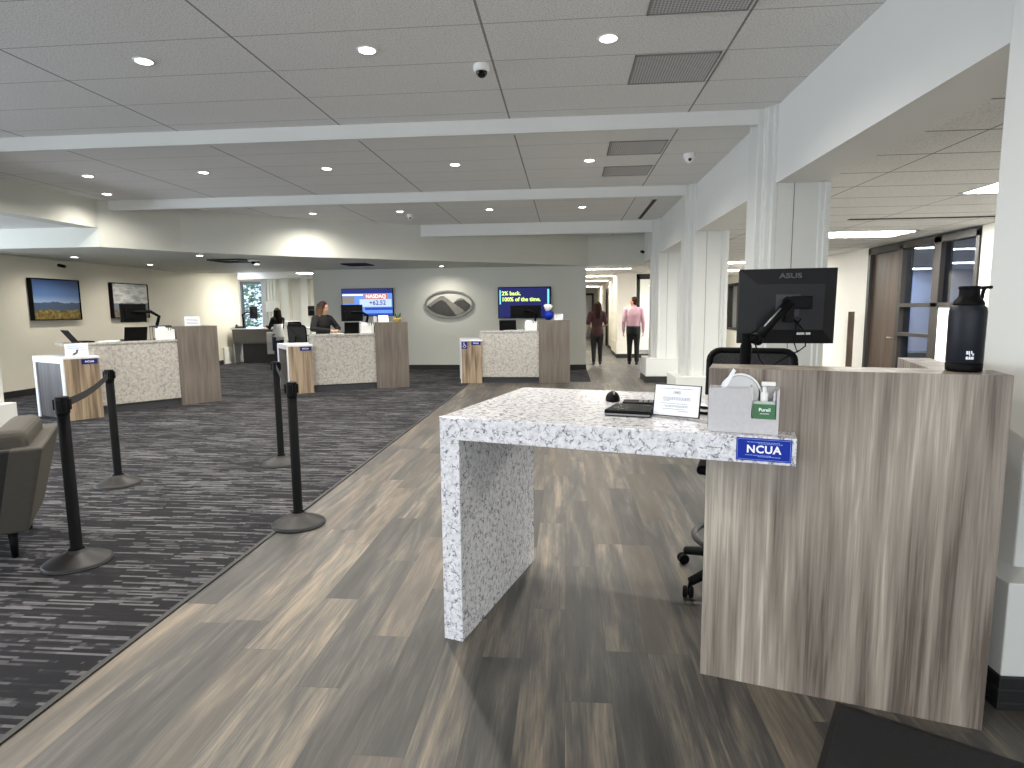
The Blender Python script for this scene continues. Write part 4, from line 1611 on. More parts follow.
def arm_monitor(loc, rz, label, w=0.42, h=0.30, side=1, yaw=0.0, z=0.42, px=None):
    """monitor whose back faces -y, with an arm to a post at side*x"""
    t = thing('computer_monitor', label, 'monitor', loc, rz)
    R = Matrix.Translation((0, 0, z)) @ Matrix.Rotation(yaw, 4, 'Z')
    bm = BM()
    box(bm, -w / 2, 0.0, -h / 2, w / 2, 0.022, h / 2, M=R)
    box(bm, -w / 2 + 0.07, -0.022, -h / 2 + 0.06, w / 2 - 0.07, 0.0, h / 2 - 0.06, M=R)
    obj('back_shell', bm, M['black_soft'], t, bevel=0.003)
    obj('screen', boxb(-w / 2 + .008, 0.022, -h / 2 + .008, w / 2 - .008, 0.0245, h / 2 - .008, M=R), M['black_gloss'], t)
    bm = BM()
    px = side * (w / 2 + 0.13) if px is None else px
    lathe(bm, [(0.07, 0.0), (0.07, 0.012), (0.02, 0.016), (0.02, z - 0.18)], 18, c=(px, 0.02, 0))
    obj('post', bm, M['pole'], t)
    bm = BM()
    tube(bm, [(px, 0.02, z - 0.2), (px + side * 0.03, -0.02, z - 0.06), (px - side * 0.10, -0.05, z + 0.02), (0, -0.045, z + 0.02), (0, -0.02, z)], 0.026, 10)
    obj('arm', bm, M['black'], t, smooth=True)
    return t


def small_organizer(loc, rz, label):
    t = thing('desk_organizer', label, 'organizer', loc, rz)
    bm = BM()
    box(bm, -0.13, -0.06, 0, 0.13, -0.055, 0.15)
    box(bm, -0.13, 0.055, 0, 0.13, 0.06, 0.19)
    box(bm, -0.13, -0.055, 0, -0.125, 0.055, 0.17)
    box(bm, 0.125, -0.055, 0, 0.13, 0.055, 0.17)
    box(bm, 0.02, -0.055, 0.005, 0.025, 0.055, 0.15)
    box(bm, -0.125, -0.055, 0, 0.125, 0.055, 0.005)
    obj('box_shell', bm, M['white_plastic'], t)
    bm = BM()
    box(bm, -0.11, -0.03, 0.006, 0.01, -0.026, 0.20)
    box(bm, -0.10, 0.0, 0.006, 0.01, 0.004, 0.215)
    obj('leaflets', bm, M['paper'], t)
    bm = BM()
    tube(bm, [(0.06, 0, 0.01), (0.05, -0.02, 0.19)], 0.006, 8)
    tube(bm, [(0.08, 0.01, 0.01), (0.095, 0.0, 0.20)], 0.006, 8)
    obj('pens', bm, M['green_label'], t)
    return t


def sign_frame(loc, rz, label, w=0.24, h=0.15):
    t = thing('sign_holder', label, 'sign', loc, rz)
    R = Matrix.Rotation(math.radians(-12), 4, 'X')
    obj('acrylic_frame', boxb(-w / 2, 0.002, 0, w / 2, 0.008, h, M=R), M['lt_grey'], t, bevel=0.001)
    obj('sheet', boxb(-w / 2 + .01, 0.0, 0.01, w / 2 - .01, 0.002, h - .01, M=R), M['paper'], t)
    bm = BM()
    for k in range(4):
        box(bm, -w / 2 + 0.03, -0.001, 0.035 + 0.025 * k, w / 2 - 0.03 - 0.02 * (k % 2), 0.0, 0.043 + 0.025 * k, M=R)
    obj('printed_lines', bm, M['ink'], t)
    obj('foot', boxb(-w / 2, -0.005, 0, w / 2, 0.06, 0.004), M['lt_grey'], t)
    return t


TQ, TT, TWG = 1.11, 1.322, 0.925


def teller_desk(o, ang, wy, label, access=False, topx=-1.25):
    t = thing('teller_desk', label, 'desk', (o[0], o[1], 0.004), ang, 'teller desks along the back')
    obj('tall_panel', boxb(0, 0, 0, 0.65, 0.62, TT), M['taupe'], t, bevel=0.003)
    obj('quartz_front', boxb(-1.25, 0.03, 0.13, 0.0, 0.09, TQ - 0.035), M['quartz_far'], t)
    bm = BM()
    box(bm, topx, 0.015, TQ - 0.035, -0.001, 0.52, TQ)
    obj('counter_top', bm, M['quartz_far'], t, bevel=0.003)
    obj('kick_plate', boxb(-1.22, 0.07, 0, 0.0, 0.11, 0.13), M['far_dark'], t)
    obj('inner_side', boxb(-1.25, 0.091, 0.0, -1.21, 0.5, TQ - 0.036), M['dark_wood'], t)
    wing = obj('wing_panel', boxb(-1.65, wy, 0, -1.21, wy + 0.03, TWG - 0.03), M['oak_warm'], t)
    bm = BM()
    prism(bm, [(-1.66, wy - 0.005), (-1.20, wy - 0.005), (-1.20, wy + 0.9), (-1.845, wy + 0.9)], TWG - 0.03, TWG)
    obj('wing_top', bm, M['white_solid'], t, bevel=0.002)
    bm = BM()
    SH = Matrix(((1, -0.2045, 0, 0.2045 * wy), (0, 1, 0, 0), (0, 0, 1, 0), (0, 0, 0, 1)))
    box(bm, -1.66, wy - 0.003, 0, -1.645, wy + 0.07, TWG - 0.03, M=SH)
    box(bm, -1.66, wy + 0.83, 0, -1.645, wy + 0.9, TWG - 0.03, M=SH)
    box(bm, -1.66, wy + 0.07, TWG - 0.09, -1.645, wy + 0.83, TWG - 0.03, M=SH)
    obj('wing_end_frame', bm, M['white_solid'], t)
    obj('wing_end_panel', boxb(-1.643, wy + 0.06, 0.02, -1.63, wy + 0.84, TWG - 0.08, M=SH), M['dark_wood'], t)
    ncua_plate('sign_plate', t, 0.20, 0.075, (-1.33, wy - 0.003, TWG - 0.075), detail=False, mat='navy', label='small navy plaque lettered NCUA')
    if access:
        p = obj('access_sign', boxb(-0.06, -0.0015, -0.075, 0.06, 0.0015, 0.075), M['navy'], t, loc=(-1.575, wy - 0.003, TWG - 0.115))
        p['label'] = 'small navy wheelchair access sign'
        bm = BM()
        RXm = Matrix.Rotation(PI / 2, 4, 'X')
        lathe(bm, [(0.009, -0.001), (0.009, 0.001)], 14, M=Matrix.Translation((-0.012, -0.003, 0.048)) @ RXm)
        pts = [(0.027 * math.cos(a) - 0.004, -0.003, -0.022 + 0.027 * math.sin(a)) for a in [PI * 0.62 + PI * 1.25 * k / 14 for k in range(15)]]
        tube(bm, pts, 0.0035, 6)
        tube(bm, [(-0.011, -0.003, 0.036), (-0.006, -0.003, 0.0), (0.022, -0.003, 0.0), (0.034, -0.003, -0.038)], 0.0045, 6)
        tube(bm, [(-0.009, -0.003, 0.02), (0.018, -0.003, 0.02)], 0.0035, 6)
        obj('wheelchair_symbol', bm, M['white_ink'], p)
    return t


def TW(o, ang, x, y, z):
    return (o[0] + x * math.cos(ang) - y * math.sin(ang), o[1] + x * math.sin(ang) + y * math.cos(ang), z + 0.0055)


O1, A1 = (-6.44, 9.56), math.radians(53)
O2, A2 = (-3.77, 11.76), math.radians(25.5)
O3, A3 = (-0.57, 12.70), 0.0
teller_desk(O1, A1, -0.30, 'teller desk with honey oak wing standing below the two landscape pictures', topx=-1.56)
teller_desk(O2, A2, -0.11, 'teller desk where the person in black works, in front of the stock market screen')
teller_desk(O3, A3, -0.01, 'teller desk with wheelchair access sign in front of the cash back screen', access=True)

# desk 1 items
arm_monitor(TW(O1, A1, -0.50, 0.40, TQ), A1, 'black monitor on a curved arm on the left teller desk', w=0.42, h=0.30, side=1, z=0.44, yaw=0.25)
laptop(TW(O1, A1, -0.56, 0.20, TQ), A1 + PI, 'open black laptop seen from behind on the left teller desk', 20)
laptop(TW(O1, A1, -1.36, 0.30, TQ), A1 + PI / 2 + 0.1, 'open black laptop seen from the side at the left end of the left teller desk', 35, 0.30)
small_organizer(TW(O1, A1, -0.145, 0.12, TQ), A1, 'white organiser with leaflets against the tall panel of the left teller desk')
sign_frame(TW(O1, A1, 0.33, 0.2, TT), A1 - 0.15, 'small clear sign holder on the tall panel of the left teller desk', 0.25, 0.17)
t = thing('paper_tray', 'dark letter tray behind the organiser on the left teller desk', 'tray', TW(O1, A1, -0.16, 0.265, TQ), A1)
bm = BM()
box(bm, -0.15, -0.075, 0.2, 0.15, 0.075, 0.206)
box(bm, -0.15, 0.069, 0.206, 0.15, 0.075, 0.23)
box(bm, -0.15, -0.075, 0.206, -0.144, 0.069, 0.23)
box(bm, 0.144, -0.075, 0.206, 0.15, 0.069, 0.23)
obj('tray', bm, M['far_dark'], t)
bm = BM()
for x in (-0.145, 0.14):
    for y in (-0.07, 0.065):
        box(bm, x, y, 0, x + 0.006, y + 0.006, 0.2)
obj('legs', bm, M['far_dark'], t)
t = thing('paper_stack', 'loose papers lying on the left teller desk counter', 'papers', TW(O1, A1, -0.94, 0.18, TQ), A1)
bm = BM()
for k in range(4):
    R = Matrix.Translation((0.02 * k - 0.03, 0.01 * k, 0.003 * k)) @ Matrix.Rotation(0.12 * k - 0.2, 4, 'Z')
    box(bm, -0.11, -0.09, 0, 0.11, 0.09, 0.003, M=R)
obj('sheets', bm, M['paper'], t)
t = thing('notice_holder', 'white printed notice standing on the low wing of the left teller desk', 'sign', TW(O1, A1, -1.415, -0.03, TWG), A1)
obj('panel', boxb(-0.145, 0, 0, 0.145, 0.012, 0.183), M['paper'], t)
bm = BM()
for k, (x0, x1) in enumerate(((-0.12, 0.02), (-0.12, 0.08), (0.0, 0.11))):
    box(bm, x0, -0.001, 0.14 - 0.03 * k, x1, 0, 0.15 - 0.03 * k)
obj('printed_lines', bm, M['lightblue_ink'], t)
bm = BM()
tube(bm, [(-0.05, -0.012, 0.025), (-0.005, -0.012, 0.045), (0.005, -0.012, 0.09)], 0.012, 8)
obj('pen_holder', bm, M['far_dark'], t, smooth=True)

# desk 2 items
arm_monitor(TW(O2, A2, -0.40, 0.36, TQ), A2, 'black monitor on a curved arm beside the person in black', w=0.42, h=0.33, side=1, z=0.40, yaw=-0.1, px=0.28)
laptop(TW(O2, A2, -0.44, 0.16, TQ), A2 + PI, 'open dark laptop under the monitor beside the person in black', 18, 0.28)
small_organizer(TW(O2, A2, -0.15, 0.12, TQ), A2, 'white organiser against the tall panel of the middle teller desk')
t = thing('tumbler', 'teal tumbler standing behind the organiser on the middle teller desk', 'cup', TW(O2, A2, -0.22, 0.27, TQ), A2)
obj('cup', lathe(BM(), [(0.032, 0), (0.042, 0.2)], 20), M['teal'], t, smooth=True)
obj('lid', lathe(BM(), [(0.044, 0.2), (0.044, 0.215), (0.03, 0.22)], 20), M['lt_grey'], t, smooth=True)
t = thing('card_display', 'white folded card display on the tall panel of the middle teller desk', 'sign', TW(O2, A2, 0.20, 0.2, TT), A2)
R1 = Matrix.Rotation(math.radians(-14), 4, 'X')
obj('front_card', boxb(-0.1, -0.004, 0, 0.1, 0.0, 0.14, M=R1), M['paper'], t)
obj('rear_card', boxb(-0.1, 0.0, 0, 0.1, 0.004, 0.14, M=Matrix.Translation((0, 0.068, 0)) @ Matrix.Rotation(math.radians(14), 4, 'X')), M['paper'], t)
t = thing('box_of_cards', 'small white box left of the card display on the middle teller desk', 'box', TW(O2, A2, 0.02, 0.3, TT), A2)
obj('box_shell', boxb(-0.01, -0.04, 0, 0.06, 0.04, 0.10), M['lt_grey'], t, bevel=0.003)
obj('lid', boxb(-0.012, -0.042, 0.10, 0.062, 0.042, 0.112), M['white_plastic'], t)
t = thing('potted_plant', 'small green plant in an ochre pot on the middle teller desk', 'plant', TW(O2, A2, 0.47, 0.15, TT), A2)
obj('pot', lathe(BM(), [(0.06, 0), (0.085, 0.06), (0.088, 0.075), (0.07, 0.075)], 20), M['yellow'], t, smooth=True)
bm = BM()
rr = random.Random(5)
for k in range(18):
    a, l, hgt = rr.uniform(0, 6.3), rr.uniform(0.03, 0.09), rr.uniform(0.08, 0.16)
    d = Vector((math.cos(a), math.sin(a), 0))
    s = Vector((-d.y, d.x, 0)) * 0.014
    b0 = Vector((0, 0, 0.07)) + d * 0.02
    mid = b0 + d * l * 0.6 + Vector((0, 0, hgt * 0.6))
    tip = b0 + d * l + Vector((0, 0, hgt * 0.85))
    v = [bm.verts.new(q) for q in (b0, mid - s, tip, mid + s)]
    bm.faces.new(v)
obj('leaves', bm, M['leaf_dark'], t)
t = thing('paper_sheet', 'white paper lying on the counter in front of the person in black', 'paper', TW(O2, A2, -0.72, 0.16, TQ), A2 + 0.2)
obj('sheet', boxb(-0.12, -0.09, 0, 0.12, 0.09, 0.002), M['paper'], t)

# desk 3 items
arm_monitor(TW(O3, A3, -0.30, 0.38, TQ), A3, 'wide black monitor on an arm in front of the cash back screen', w=0.66, h=0.27, side=1, z=0.39, px=0.20)
laptop(TW(O3, A3, -0.67, 0.22, TQ), A3 + PI, 'open black laptop on the right teller desk counter', 20, 0.36)
small_organizer(TW(O3, A3, -0.17, 0.12, TQ), A3, 'white organiser against the tall panel of the right teller desk')
sign_frame(TW(O3, A3, 0.41, 0.16, TT), A3, 'small clear sign holder on the tall panel of the right teller desk', 0.19, 0.13)
t = thing('plush_ball', 'round blue plush ball with a white cone on the right teller desk', 'ornament', TW(O3, A3, 0.2, 0.2, TT), A3)
obj('ball', ell(BM(), (0, 0, 0.10), (0.11, 0.10, 0.10), 20, 12), M['blue'], t, smooth=True)
bm = BM()
lathe(bm, [(0.03, 0.17), (0.10, 0.30), (0.06, 0.335)], 20, M=Matrix.Translation((-0.04, 0, 0.0)) @ Matrix.Rotation(0.1, 4, 'Y'))
obj('cone', bm, M['white_plastic'], t, smooth=True)
t = thing('paper_stack', 'loose papers lying on the right teller desk counter', 'papers', TW(O3, A3, -0.55, 0.11, TQ), A3)
bm = BM()
for k in range(3):
    box(bm, -0.2, -0.07, 0.003 * k, 0.12, 0.06, 0.003 * k + 0.003, M=Matrix.Translation((0.05 * k, 0, 0)) @ Matrix.Rotation(0.15 * k, 4, 'Z'))
obj('sheets', bm, M['paper'], t)

# ------------------------------------------------------------------ wall pieces
def picture(y0, y1, z0, z1, label, warm):
    t = thing('framed_picture', label, 'picture', (LW + 0.002, y0, z0), 0, 'landscape pictures on the left wall')
    w, h = y1 - y0, z1 - z0
    bm = BM()
    box(bm, 0, 0, 0, 0.09, 0.02, h)
    box(bm, 0, w - 0.02, 0, 0.09, w, h)
    box(bm, 0, 0.02, 0, 0.09, w - 0.02, 0.02)
    box(bm, 0, 0.02, h - 0.02, 0.09, w - 0.02, h)
    obj('frame', bm, M['black'], t)
    obj('canvas', boxb(0.01, 0.02, 0.02, 0.075, w - 0.02, h - 0.02), picture_mat('picture_' + ('blue' if warm else 'grey'), warm), t)


picture(10.88, 12.05, 1.43, 2.25, 'framed landscape picture with deep blue sky and golden hills', True)
picture(12.97, 14.16, 1.44, 2.25, 'framed landscape picture with pale grey sky and brown field', False)


def tv(x0, x1, z0, z1, label):
    t = thing('tv_screen', label, 'television', ((x0 + x1) / 2, YW - 0.075, (z0 + z1) / 2))
    w, h = x1 - x0, z1 - z0
    obj('bezel', boxb(-w / 2, 0.0, -h / 2, w / 2, 0.05, h / 2), M['black'], t, bevel=0.003)
    obj('wall_bracket', boxb(-0.25, 0.05, -0.15, 0.25, 0.074, 0.15), M['dark_metal'], t)
    return t, w, h


E_ = {}
for nm, c, st in (('navy', S(12, 20, 92), 1.0), ('deep', S(20, 30, 120), 1.0), ('sky', S(98, 142, 226), 1.1), ('pale', S(186, 206, 246), 1.1), ('orange', S(206, 118, 84), 1.0), ('white', S(240, 244, 255), 1.3),
                  ('lime', S(214, 246, 130), 1.4), ('cyan', S(120, 222, 236), 1.1), ('tan', S(150, 140, 130), .8), ('blueband', S(24, 62, 170), 1.0)):
    E_[nm] = emit('screen_' + nm, c, st)
t, w, h = tv(-5.88, -4.50, 1.42, 2.14, 'wall television showing a blue stock market screen lettered NASDAQ')
scr = obj('screen', boxb(-w / 2 + .02, -0.003, -h / 2 + .02, w / 2 - .02, 0, h / 2 - .02), E_['sky'], t)


def pane(nm, mat, x0, z0, x1, z1, y=-0.005):
    obj(nm, boxb(x0 * w, y, z0 * h, x1 * w, y + 0.002, z1 * h), E_[mat], scr)


pane('top_band', 'deep', -0.485, 0.32, 0.485, 0.47)
pane('news_photo', 'tan', -0.485, -0.05, -0.25, 0.22)
pane('white_strip', 'white', -0.485, 0.24, -0.08, 0.29)
pane('banner', 'orange', -0.05, 0.12, 0.40, 0.30)
pane('figure_panel', 'pale', -0.15, -0.16, 0.47, 0.11)
pane('ticker', 'blueband', -0.05, -0.28, 0.485, -0.19)
pane('ticker_lower', 'blueband', -0.1, -0.47, 0.485, -0.40)
text('headline', 'NASDAQ', 0.13, E_['white'], scr, (0.17 * w, -0.006, 0.21 * h), bold=0.003)
text('figure', '+62.52', 0.16, E_['deep'], scr, (0.2 * w, -0.006, -0.025 * h), bold=0.003)
t, w, h = tv(-1.745, -0.385, 1.33, 2.13, 'wall television showing a navy cash back advert')
scr = obj('screen', boxb(-w / 2 + .02, -0.003, -h / 2 + .02, w / 2 - .02, 0, h / 2 - .02), E_['navy'], t)
text('headline', '2% back.', 0.14, E_['lime'], scr, (-0.43 * w, -0.006, 0.29 * h), align='LEFT', bold=0.004)
text('headline', '100% of the time.', 0.14, E_['lime'], scr, (-0.43 * w, -0.006, 0.10 * h), align='LEFT', bold=0.004)
pane('accent_bar', 'cyan', -0.47, -0.05, -0.445, 0.40)
pane('accent_bar', 'cyan', 0.43, -0.05, 0.465, 0.42)

# oval mountain emblem
t = thing('emblem_sign', 'oval metal emblem with two mountains on the feature wall', 'emblem', (-3.03, YW - 0.004, 1.706))
RXe = Matrix.Rotation(PI / 2, 4, 'X')
ea, eb = 0.64, 0.365


def oval(a, b, n=64, t0=0, t1=2 * PI):
    return [(a * math.cos(t0 + (t1 - t0) * k / n), b * math.sin(t0 + (t1 - t0) * k / n)) for k in range(n)]


bm = BM()
o_, i_ = oval(ea, eb), oval(ea - 0.05, eb - 0.045)
n = len(o_)
for zz in (0.0, 0.05):
    pass
vo0 = [bm.verts.new((x, -0.05, z)) for x, z in o_]
vi0 = [bm.verts.new((x, -0.05, z)) for x, z in i_]
vo1 = [bm.verts.new((x, 0, z)) for x, z in o_]
vi1 = [bm.verts.new((x, 0, z)) for x, z in i_]
for k in range(n):
    q = (k + 1) % n
    bm.faces.new((vo0[k], vo0[q], vi0[q], vi0[k]))
    bm.faces.new((vo1[k], vo1[q], vo0[q], vo0[k]))
    bm.faces.new((vi0[k], vi0[q], vi1[q], vi1[k]))
    bm.faces.new((vi1[k], vi1[q], vo1[q], vo1[k]))
obj('ring', bm, M['pewter'], t, bevel=0.006)


def clip(pts, a, b):
    out = []
    for x, z in pts:
        r = math.hypot(x / a, z / b)
        out.append((x / r, z / r) if r > 1 else (x, z))
    return out


def relief(nm, pts, d, mat, y0=0.0):
    bm = BM()
    prism(bm, clip(pts, ea - 0.045, eb - 0.04), y0, d, M=RXe)
    obj(nm, bm, M[mat], t, bevel=0.004)


relief('lower_field', [(ea * math.cos(a), eb * math.sin(a)) for a in [PI + 0.05 + (PI - 0.6) * k / 20 for k in range(21)]] + [(0.3, -0.1), (-0.1, 0.02), (-0.5, -0.04)], 0.022, 'pewter')
relief('large_mountain', [(-0.60, -0.05), (-0.40, 0.10), (-0.21, 0.205), (-0.14, 0.20), (0.10, -0.02), (0.22, -0.30), (0.10, -0.345), (-0.1, -0.30), (-0.35, -0.22), (-0.52, -0.12)], 0.034, 'gunmetal', 0.02)
relief('ridge_band', [(-0.56, -0.02), (-0.38, 0.12), (-0.20, 0.22), (-0.13, 0.21), (0.40, -0.17), (0.30, -0.25), (0.18, -0.28), (-0.08, 0.05), (-0.19, 0.115), (-0.30, 0.07), (-0.5, -0.07)], 0.05, 'pewter', 0.03)
relief('small_mountain', [(0.10, 0.02), (0.20, 0.11), (0.30, 0.145), (0.40, 0.12), (0.56, -0.02), (0.52, -0.12), (0.42, -0.19), (0.25, -0.07)], 0.036, 'gunmetal', 0.0)
relief('small_ridge', [(0.11, 0.03), (0.21, 0.125), (0.31, 0.16), (0.41, 0.13), (0.36, 0.10), (0.30, 0.105), (0.22, 0.08)], 0.046, 'pewter', 0.03)


# ------------------------------------------------------------------ people
def hand(bm, wrist, d, palm_n, side, s=1.0, curl=0.5):
    """five-finger hand; d points along the hand, palm_n out of the palm, side = thumb direction sign"""
    w = Vector(wrist)
    d = Vector(d).normalized()
    pn = Vector(palm_n)
    pn = (pn - d * pn.dot(d)).normalized()
    a = d.cross(pn) * side
    for k in range(4):
        q = (k - 1.5) * 0.019 * s
        capsule(bm, w + a * q * 0.6 + d * 0.012 * s, 0.0135 * s, w + a * q + d * 0.075 * s, 0.0115 * s, 8)
    for k, ln in enumerate((0.066, 0.076, 0.070, 0.054)):
        q = (1.5 - k) * 0.021 * s
        b = w + a * q + d * 0.08 * s
        p1 = b + (d * math.cos(curl * 0.5) + pn * math.sin(curl * 0.5)) * ln * 0.5 * s
        p2 = p1 + (d * math.cos(curl * 1.3) + pn * math.sin(curl * 1.3)) * ln * 0.5 * s
        capsule(bm, b, 0.0092 * s, p1, 0.0085 * s, 8)
        capsule(bm, p1, 0.0085 * s, p2, 0.007 * s, 8)
    tb = w + a * 0.026 * s + d * 0.02 * s
    t1 = tb + (a * 0.75 + d * 0.6 + pn * 0.3).normalized() * 0.04 * s
    t2 = t1 + (a * 0.3 + d * 0.9 + pn * 0.4).normalized() * 0.03 * s
    capsule(bm, tb, 0.013 * s, t1, 0.0105 * s, 8)
    capsule(bm, t1, 0.0105 * s, t2, 0.008 * s, 8)


def person(label, loc, rz, h, arms, stride=0.0, female=True, skin='skin', shirt='black_cloth', sleeve='long', trouser='black_cloth', hair='hair_brown',
           hairstyle='long', head_yaw=0.0, head_pitch=0.0, lean=0.0, untucked=True, hem_mat=None, belt=False, shoe_sole=True):
    """local axes: x right, y forward, z up; all joint numbers in units of the standing height"""
    t = thing('person', label, 'person', loc, rz)
    wd = 0.93 if female else 1.05

    def V(x, y, z):
        return Vector((x * h, (y + lean * max(0, z - 0.52)) * h, z * h))
    sh = {s: V(s * (0.106 if female else 0.103) * wd, -0.005, 0.805) for s in (-1, 1)}
    hip = {s: V(s * 0.05, 0, 0.50) for s in (-1, 1)}
    knee = {s: V(s * 0.052, stride * s * 0.5 + 0.012, 0.285) for s in (-1, 1)}
    ank = {s: V(s * 0.052, stride * s - 0.01, 0.048) for s in (-1, 1)}
    el = {s: V(*arms[s][0]) for s in (-1, 1)}
    wr = {s: V(*arms[s][1]) for s in (-1, 1)}
    hc = V(0, 0.012, 0.932)
    HR = Matrix.Rotation(head_yaw, 3, 'Z') @ Matrix.Rotation(head_pitch, 3, 'X')

    def Hd(x, y, z):
        return hc + HR @ Vector((x * h, y * h, z * h))

    def torso(bm, infl, z0=0.47, flare=0.0):
        rows = []
        prof = [(0.455, 0.088, 0.062), (0.50, 0.097, 0.068), (0.55, 0.093, 0.064), (0.61, 0.080 if female else 0.088, 0.055 if female else 0.063), (0.68, 0.088 if female else 0.097, 0.062 if female else 0.066),
                (0.74, 0.097 if female else 0.112, 0.067 if female else 0.070), (0.79, 0.100 if female else 0.114, 0.058), (0.825, 0.082 if female else 0.092, 0.046), (0.848, 0.045, 0.036)]
        for z, rx, ry in prof:
            if z < z0 - 0.001:
                continue
            c = V(0, 0.002, z)
            f = flare if z < 0.56 else 0
            rows.append((c.x, c.y, c.z, (rx * wd + infl + f) * h, (ry + infl + f) * h))
        loft(bm, rows, 24)

    # ---- body
    bm = BM()
    torso(bm, 0.0)
    for s in (-1, 1):
        capsule(bm, hip[s], 0.052 * h, knee[s], 0.033 * h)
        capsule(bm, knee[s], 0.032 * h, ank[s], 0.021 * h)
        capsule(bm, ank[s] + Vector((0, 0.0, -0.02 * h)), 0.02 * h, ank[s] + Vector((0, 0.085 * h, -0.031 * h)), 0.016 * h)
        capsule(bm, sh[s], 0.032 * h, el[s], 0.023 * h)
        capsule(bm, el[s], 0.023 * h, wr[s], 0.0155 * h)
    capsule(bm, V(0, 0.0, 0.82), 0.034 * h, V(0, 0.008, 0.885), 0.031 * h)
    ell(bm, Hd(0, -0.004, 0.012), (0.043 * h, 0.054 * h, 0.055 * h), 20, 14, R=HR)
    ell(bm, Hd(0, 0.010, -0.018), (0.036 * h, 0.043 * h, 0.049 * h), 20, 14, R=HR)
    ell(bm, Hd(0, 0.036, -0.052), (0.016 * h, 0.013 * h, 0.012 * h), 12, 8, R=HR)       # chin
    capsule(bm, Hd(0, 0.047, 0.004), 0.006 * h, Hd(0, 0.059, -0.018), 0.009 * h, 8)          # nose
    for s in (-1, 1):
        ell(bm, Hd(s * 0.043, -0.004, -0.008), (0.006 * h, 0.012 * h, 0.019 * h), 10, 8, R=HR)
        ell(bm, Hd(s * 0.02, 0.04, 0.012), (0.014 * h, 0.008 * h, 0.005 * h), 10, 8, R=HR)       # brows
    me = remesh(bm, 0.0095 * h / 1.7 * 1.0, 4)
    bm = BM()
    bm.from_mesh(me)
    bpy.data.meshes.remove(me)
    for s in (-1, 1):
        spec = arms[s]
        d = spec[2] if len(spec) > 2 else (wr[s] - el[s])
        hand(bm, wr[s], d, spec[3] if len(spec) > 3 else (-s, 0, 0), spec[4] if len(spec) > 4 else s, 0.98 * h / 1.7, 0.55)
    obj('body', bm, M[skin], t, smooth=True)
    # ---- face details
    for s in (-1, 1):
        obj('eye', ell(BM(), Hd(s * 0.017, 0.0455, 0.0), (0.0065 * h, 0.004 * h, 0.004 * h), 10, 8, R=HR), M['eye'], t, smooth=True)
    obj('mouth', ell(BM(), Hd(0, 0.0495, -0.034), (0.014 * h, 0.004 * h, 0.0045 * h), 10, 8, R=HR), M['lips'], t, smooth=True)
    # ---- shirt
    bm = BM()
    torso(bm, 0.008, 0.455 if untucked else 0.54, 0.004 if untucked else 0)
    for s in (-1, 1):
        if sleeve == 'long':
            capsule(bm, sh[s], 0.041 * h, el[s], 0.032 * h)
            capsule(bm, el[s], 0.032 * h, el[s].lerp(wr[s], 0.93), 0.024 * h)
        else:
            capsule(bm, sh[s], 0.041 * h, sh[s].lerp(el[s], 0.9), 0.035 * h)
    capsule(bm, V(-0.08 * wd, -0.004, 0.822), 0.030 * h, V(0.08 * wd, -0.004, 0.822), 0.030 * h)
    if not female:
        tube(bm, [V(0, 0.0, 0.835), V(0, 0.004, 0.87)], 0.043 * h, 20)
    me = remesh(bm, 0.010 * h / 1.7, 5)
    shirt_o = finish('shirt', me, M[shirt], t, smooth=True)
    if hem_mat:
        bm = BM()
        rows = []
        for z, rx, ry in ((0.44, 0.107, 0.078), (0.50, 0.110, 0.081), (0.56, 0.104, 0.077), (0.64, 0.093, 0.070), (0.72, 0.103, 0.078)):
            c = V(0, 0.002, z)
            rows.append((c.x, c.y, c.z, rx * wd * h, ry * h))
        loft(bm, rows, 24)
        obj('top', bm, M[hem_mat], t, smooth=True)
    # ---- trousers
    bm = BM()
    c0, c1 = V(0, 0, 0.455), V(0, 0, 0.555)
    loft(bm, [(V(0, 0, z).x, V(0, 0, z).y, z * h, rx * wd * h, ry * h) for z, rx, ry in ((0.44, 0.09, 0.066), (0.47, 0.100, 0.074), (0.51, 0.105, 0.076), (0.565, 0.099, 0.071))], 24)
    for s in (-1, 1):
        capsule(bm, hip[s] + Vector((0, 0, -0.02 * h)), 0.058 * h, knee[s], 0.041 * h)
        capsule(bm, knee[s], 0.041 * h, ank[s] + Vector((0, 0, 0.008 * h)), 0.033 * h if not female else 0.029 * h)
    me = remesh(bm, 0.010 * h / 1.7, 5)
    finish('trousers', me, M[trouser], t, smooth=True)
    if belt:
        bm = BM()
        c = V(0, 0, 0.555)
        loft(bm, [(c.x, c.y, 0.548 * h, 0.102 * wd * h, 0.074 * h), (c.x, c.y, 0.570 * h, 0.102 * wd * h, 0.074 * h)], 28)
        obj('belt', bm, M['shoe'], t, smooth=False)
    # ---- shoes
    for s in (-1, 1):
        bm = BM()
        a = ank[s]
        z0 = -0.0
        loft_rows = []
        capsule(bm, Vector((a.x, a.y - 0.012 * h, 0.026 * h)), 0.023 * h, Vector((a.x, a.y + 0.085 * h, 0.02 * h)), 0.019 * h)
        capsule(bm, Vector((a.x, a.y - 0.012 * h, 0.03 * h)), 0.022 * h, Vector((a.x, a.y - 0.005 * h, 0.05 * h)), 0.024 * h)
        ell(bm, (a.x + s * 0.004 * h, a.y + 0.075 * h, 0.016 * h), (0.026 * h, 0.036 * h, 0.016 * h))
        me = remesh(bm, 0.008 * h / 1.7, 4)
        for v in me.vertices:
            v.co.z = max(v.co.z, 0.006 * h)
        so = finish('shoe', me, M['shoe'], t, smooth=True)
        if shoe_sole:
            bm = BM()
            loft(bm, [(a.x, a.y + 0.034 * h, 0.0, 0.023 * h, 0.072 * h), (a.x, a.y + 0.034 * h, 0.009 * h, 0.025 * h, 0.075 * h)], 24)
            obj('sole', bm, M['white_plastic'] if female else M['black'], so, smooth=False)
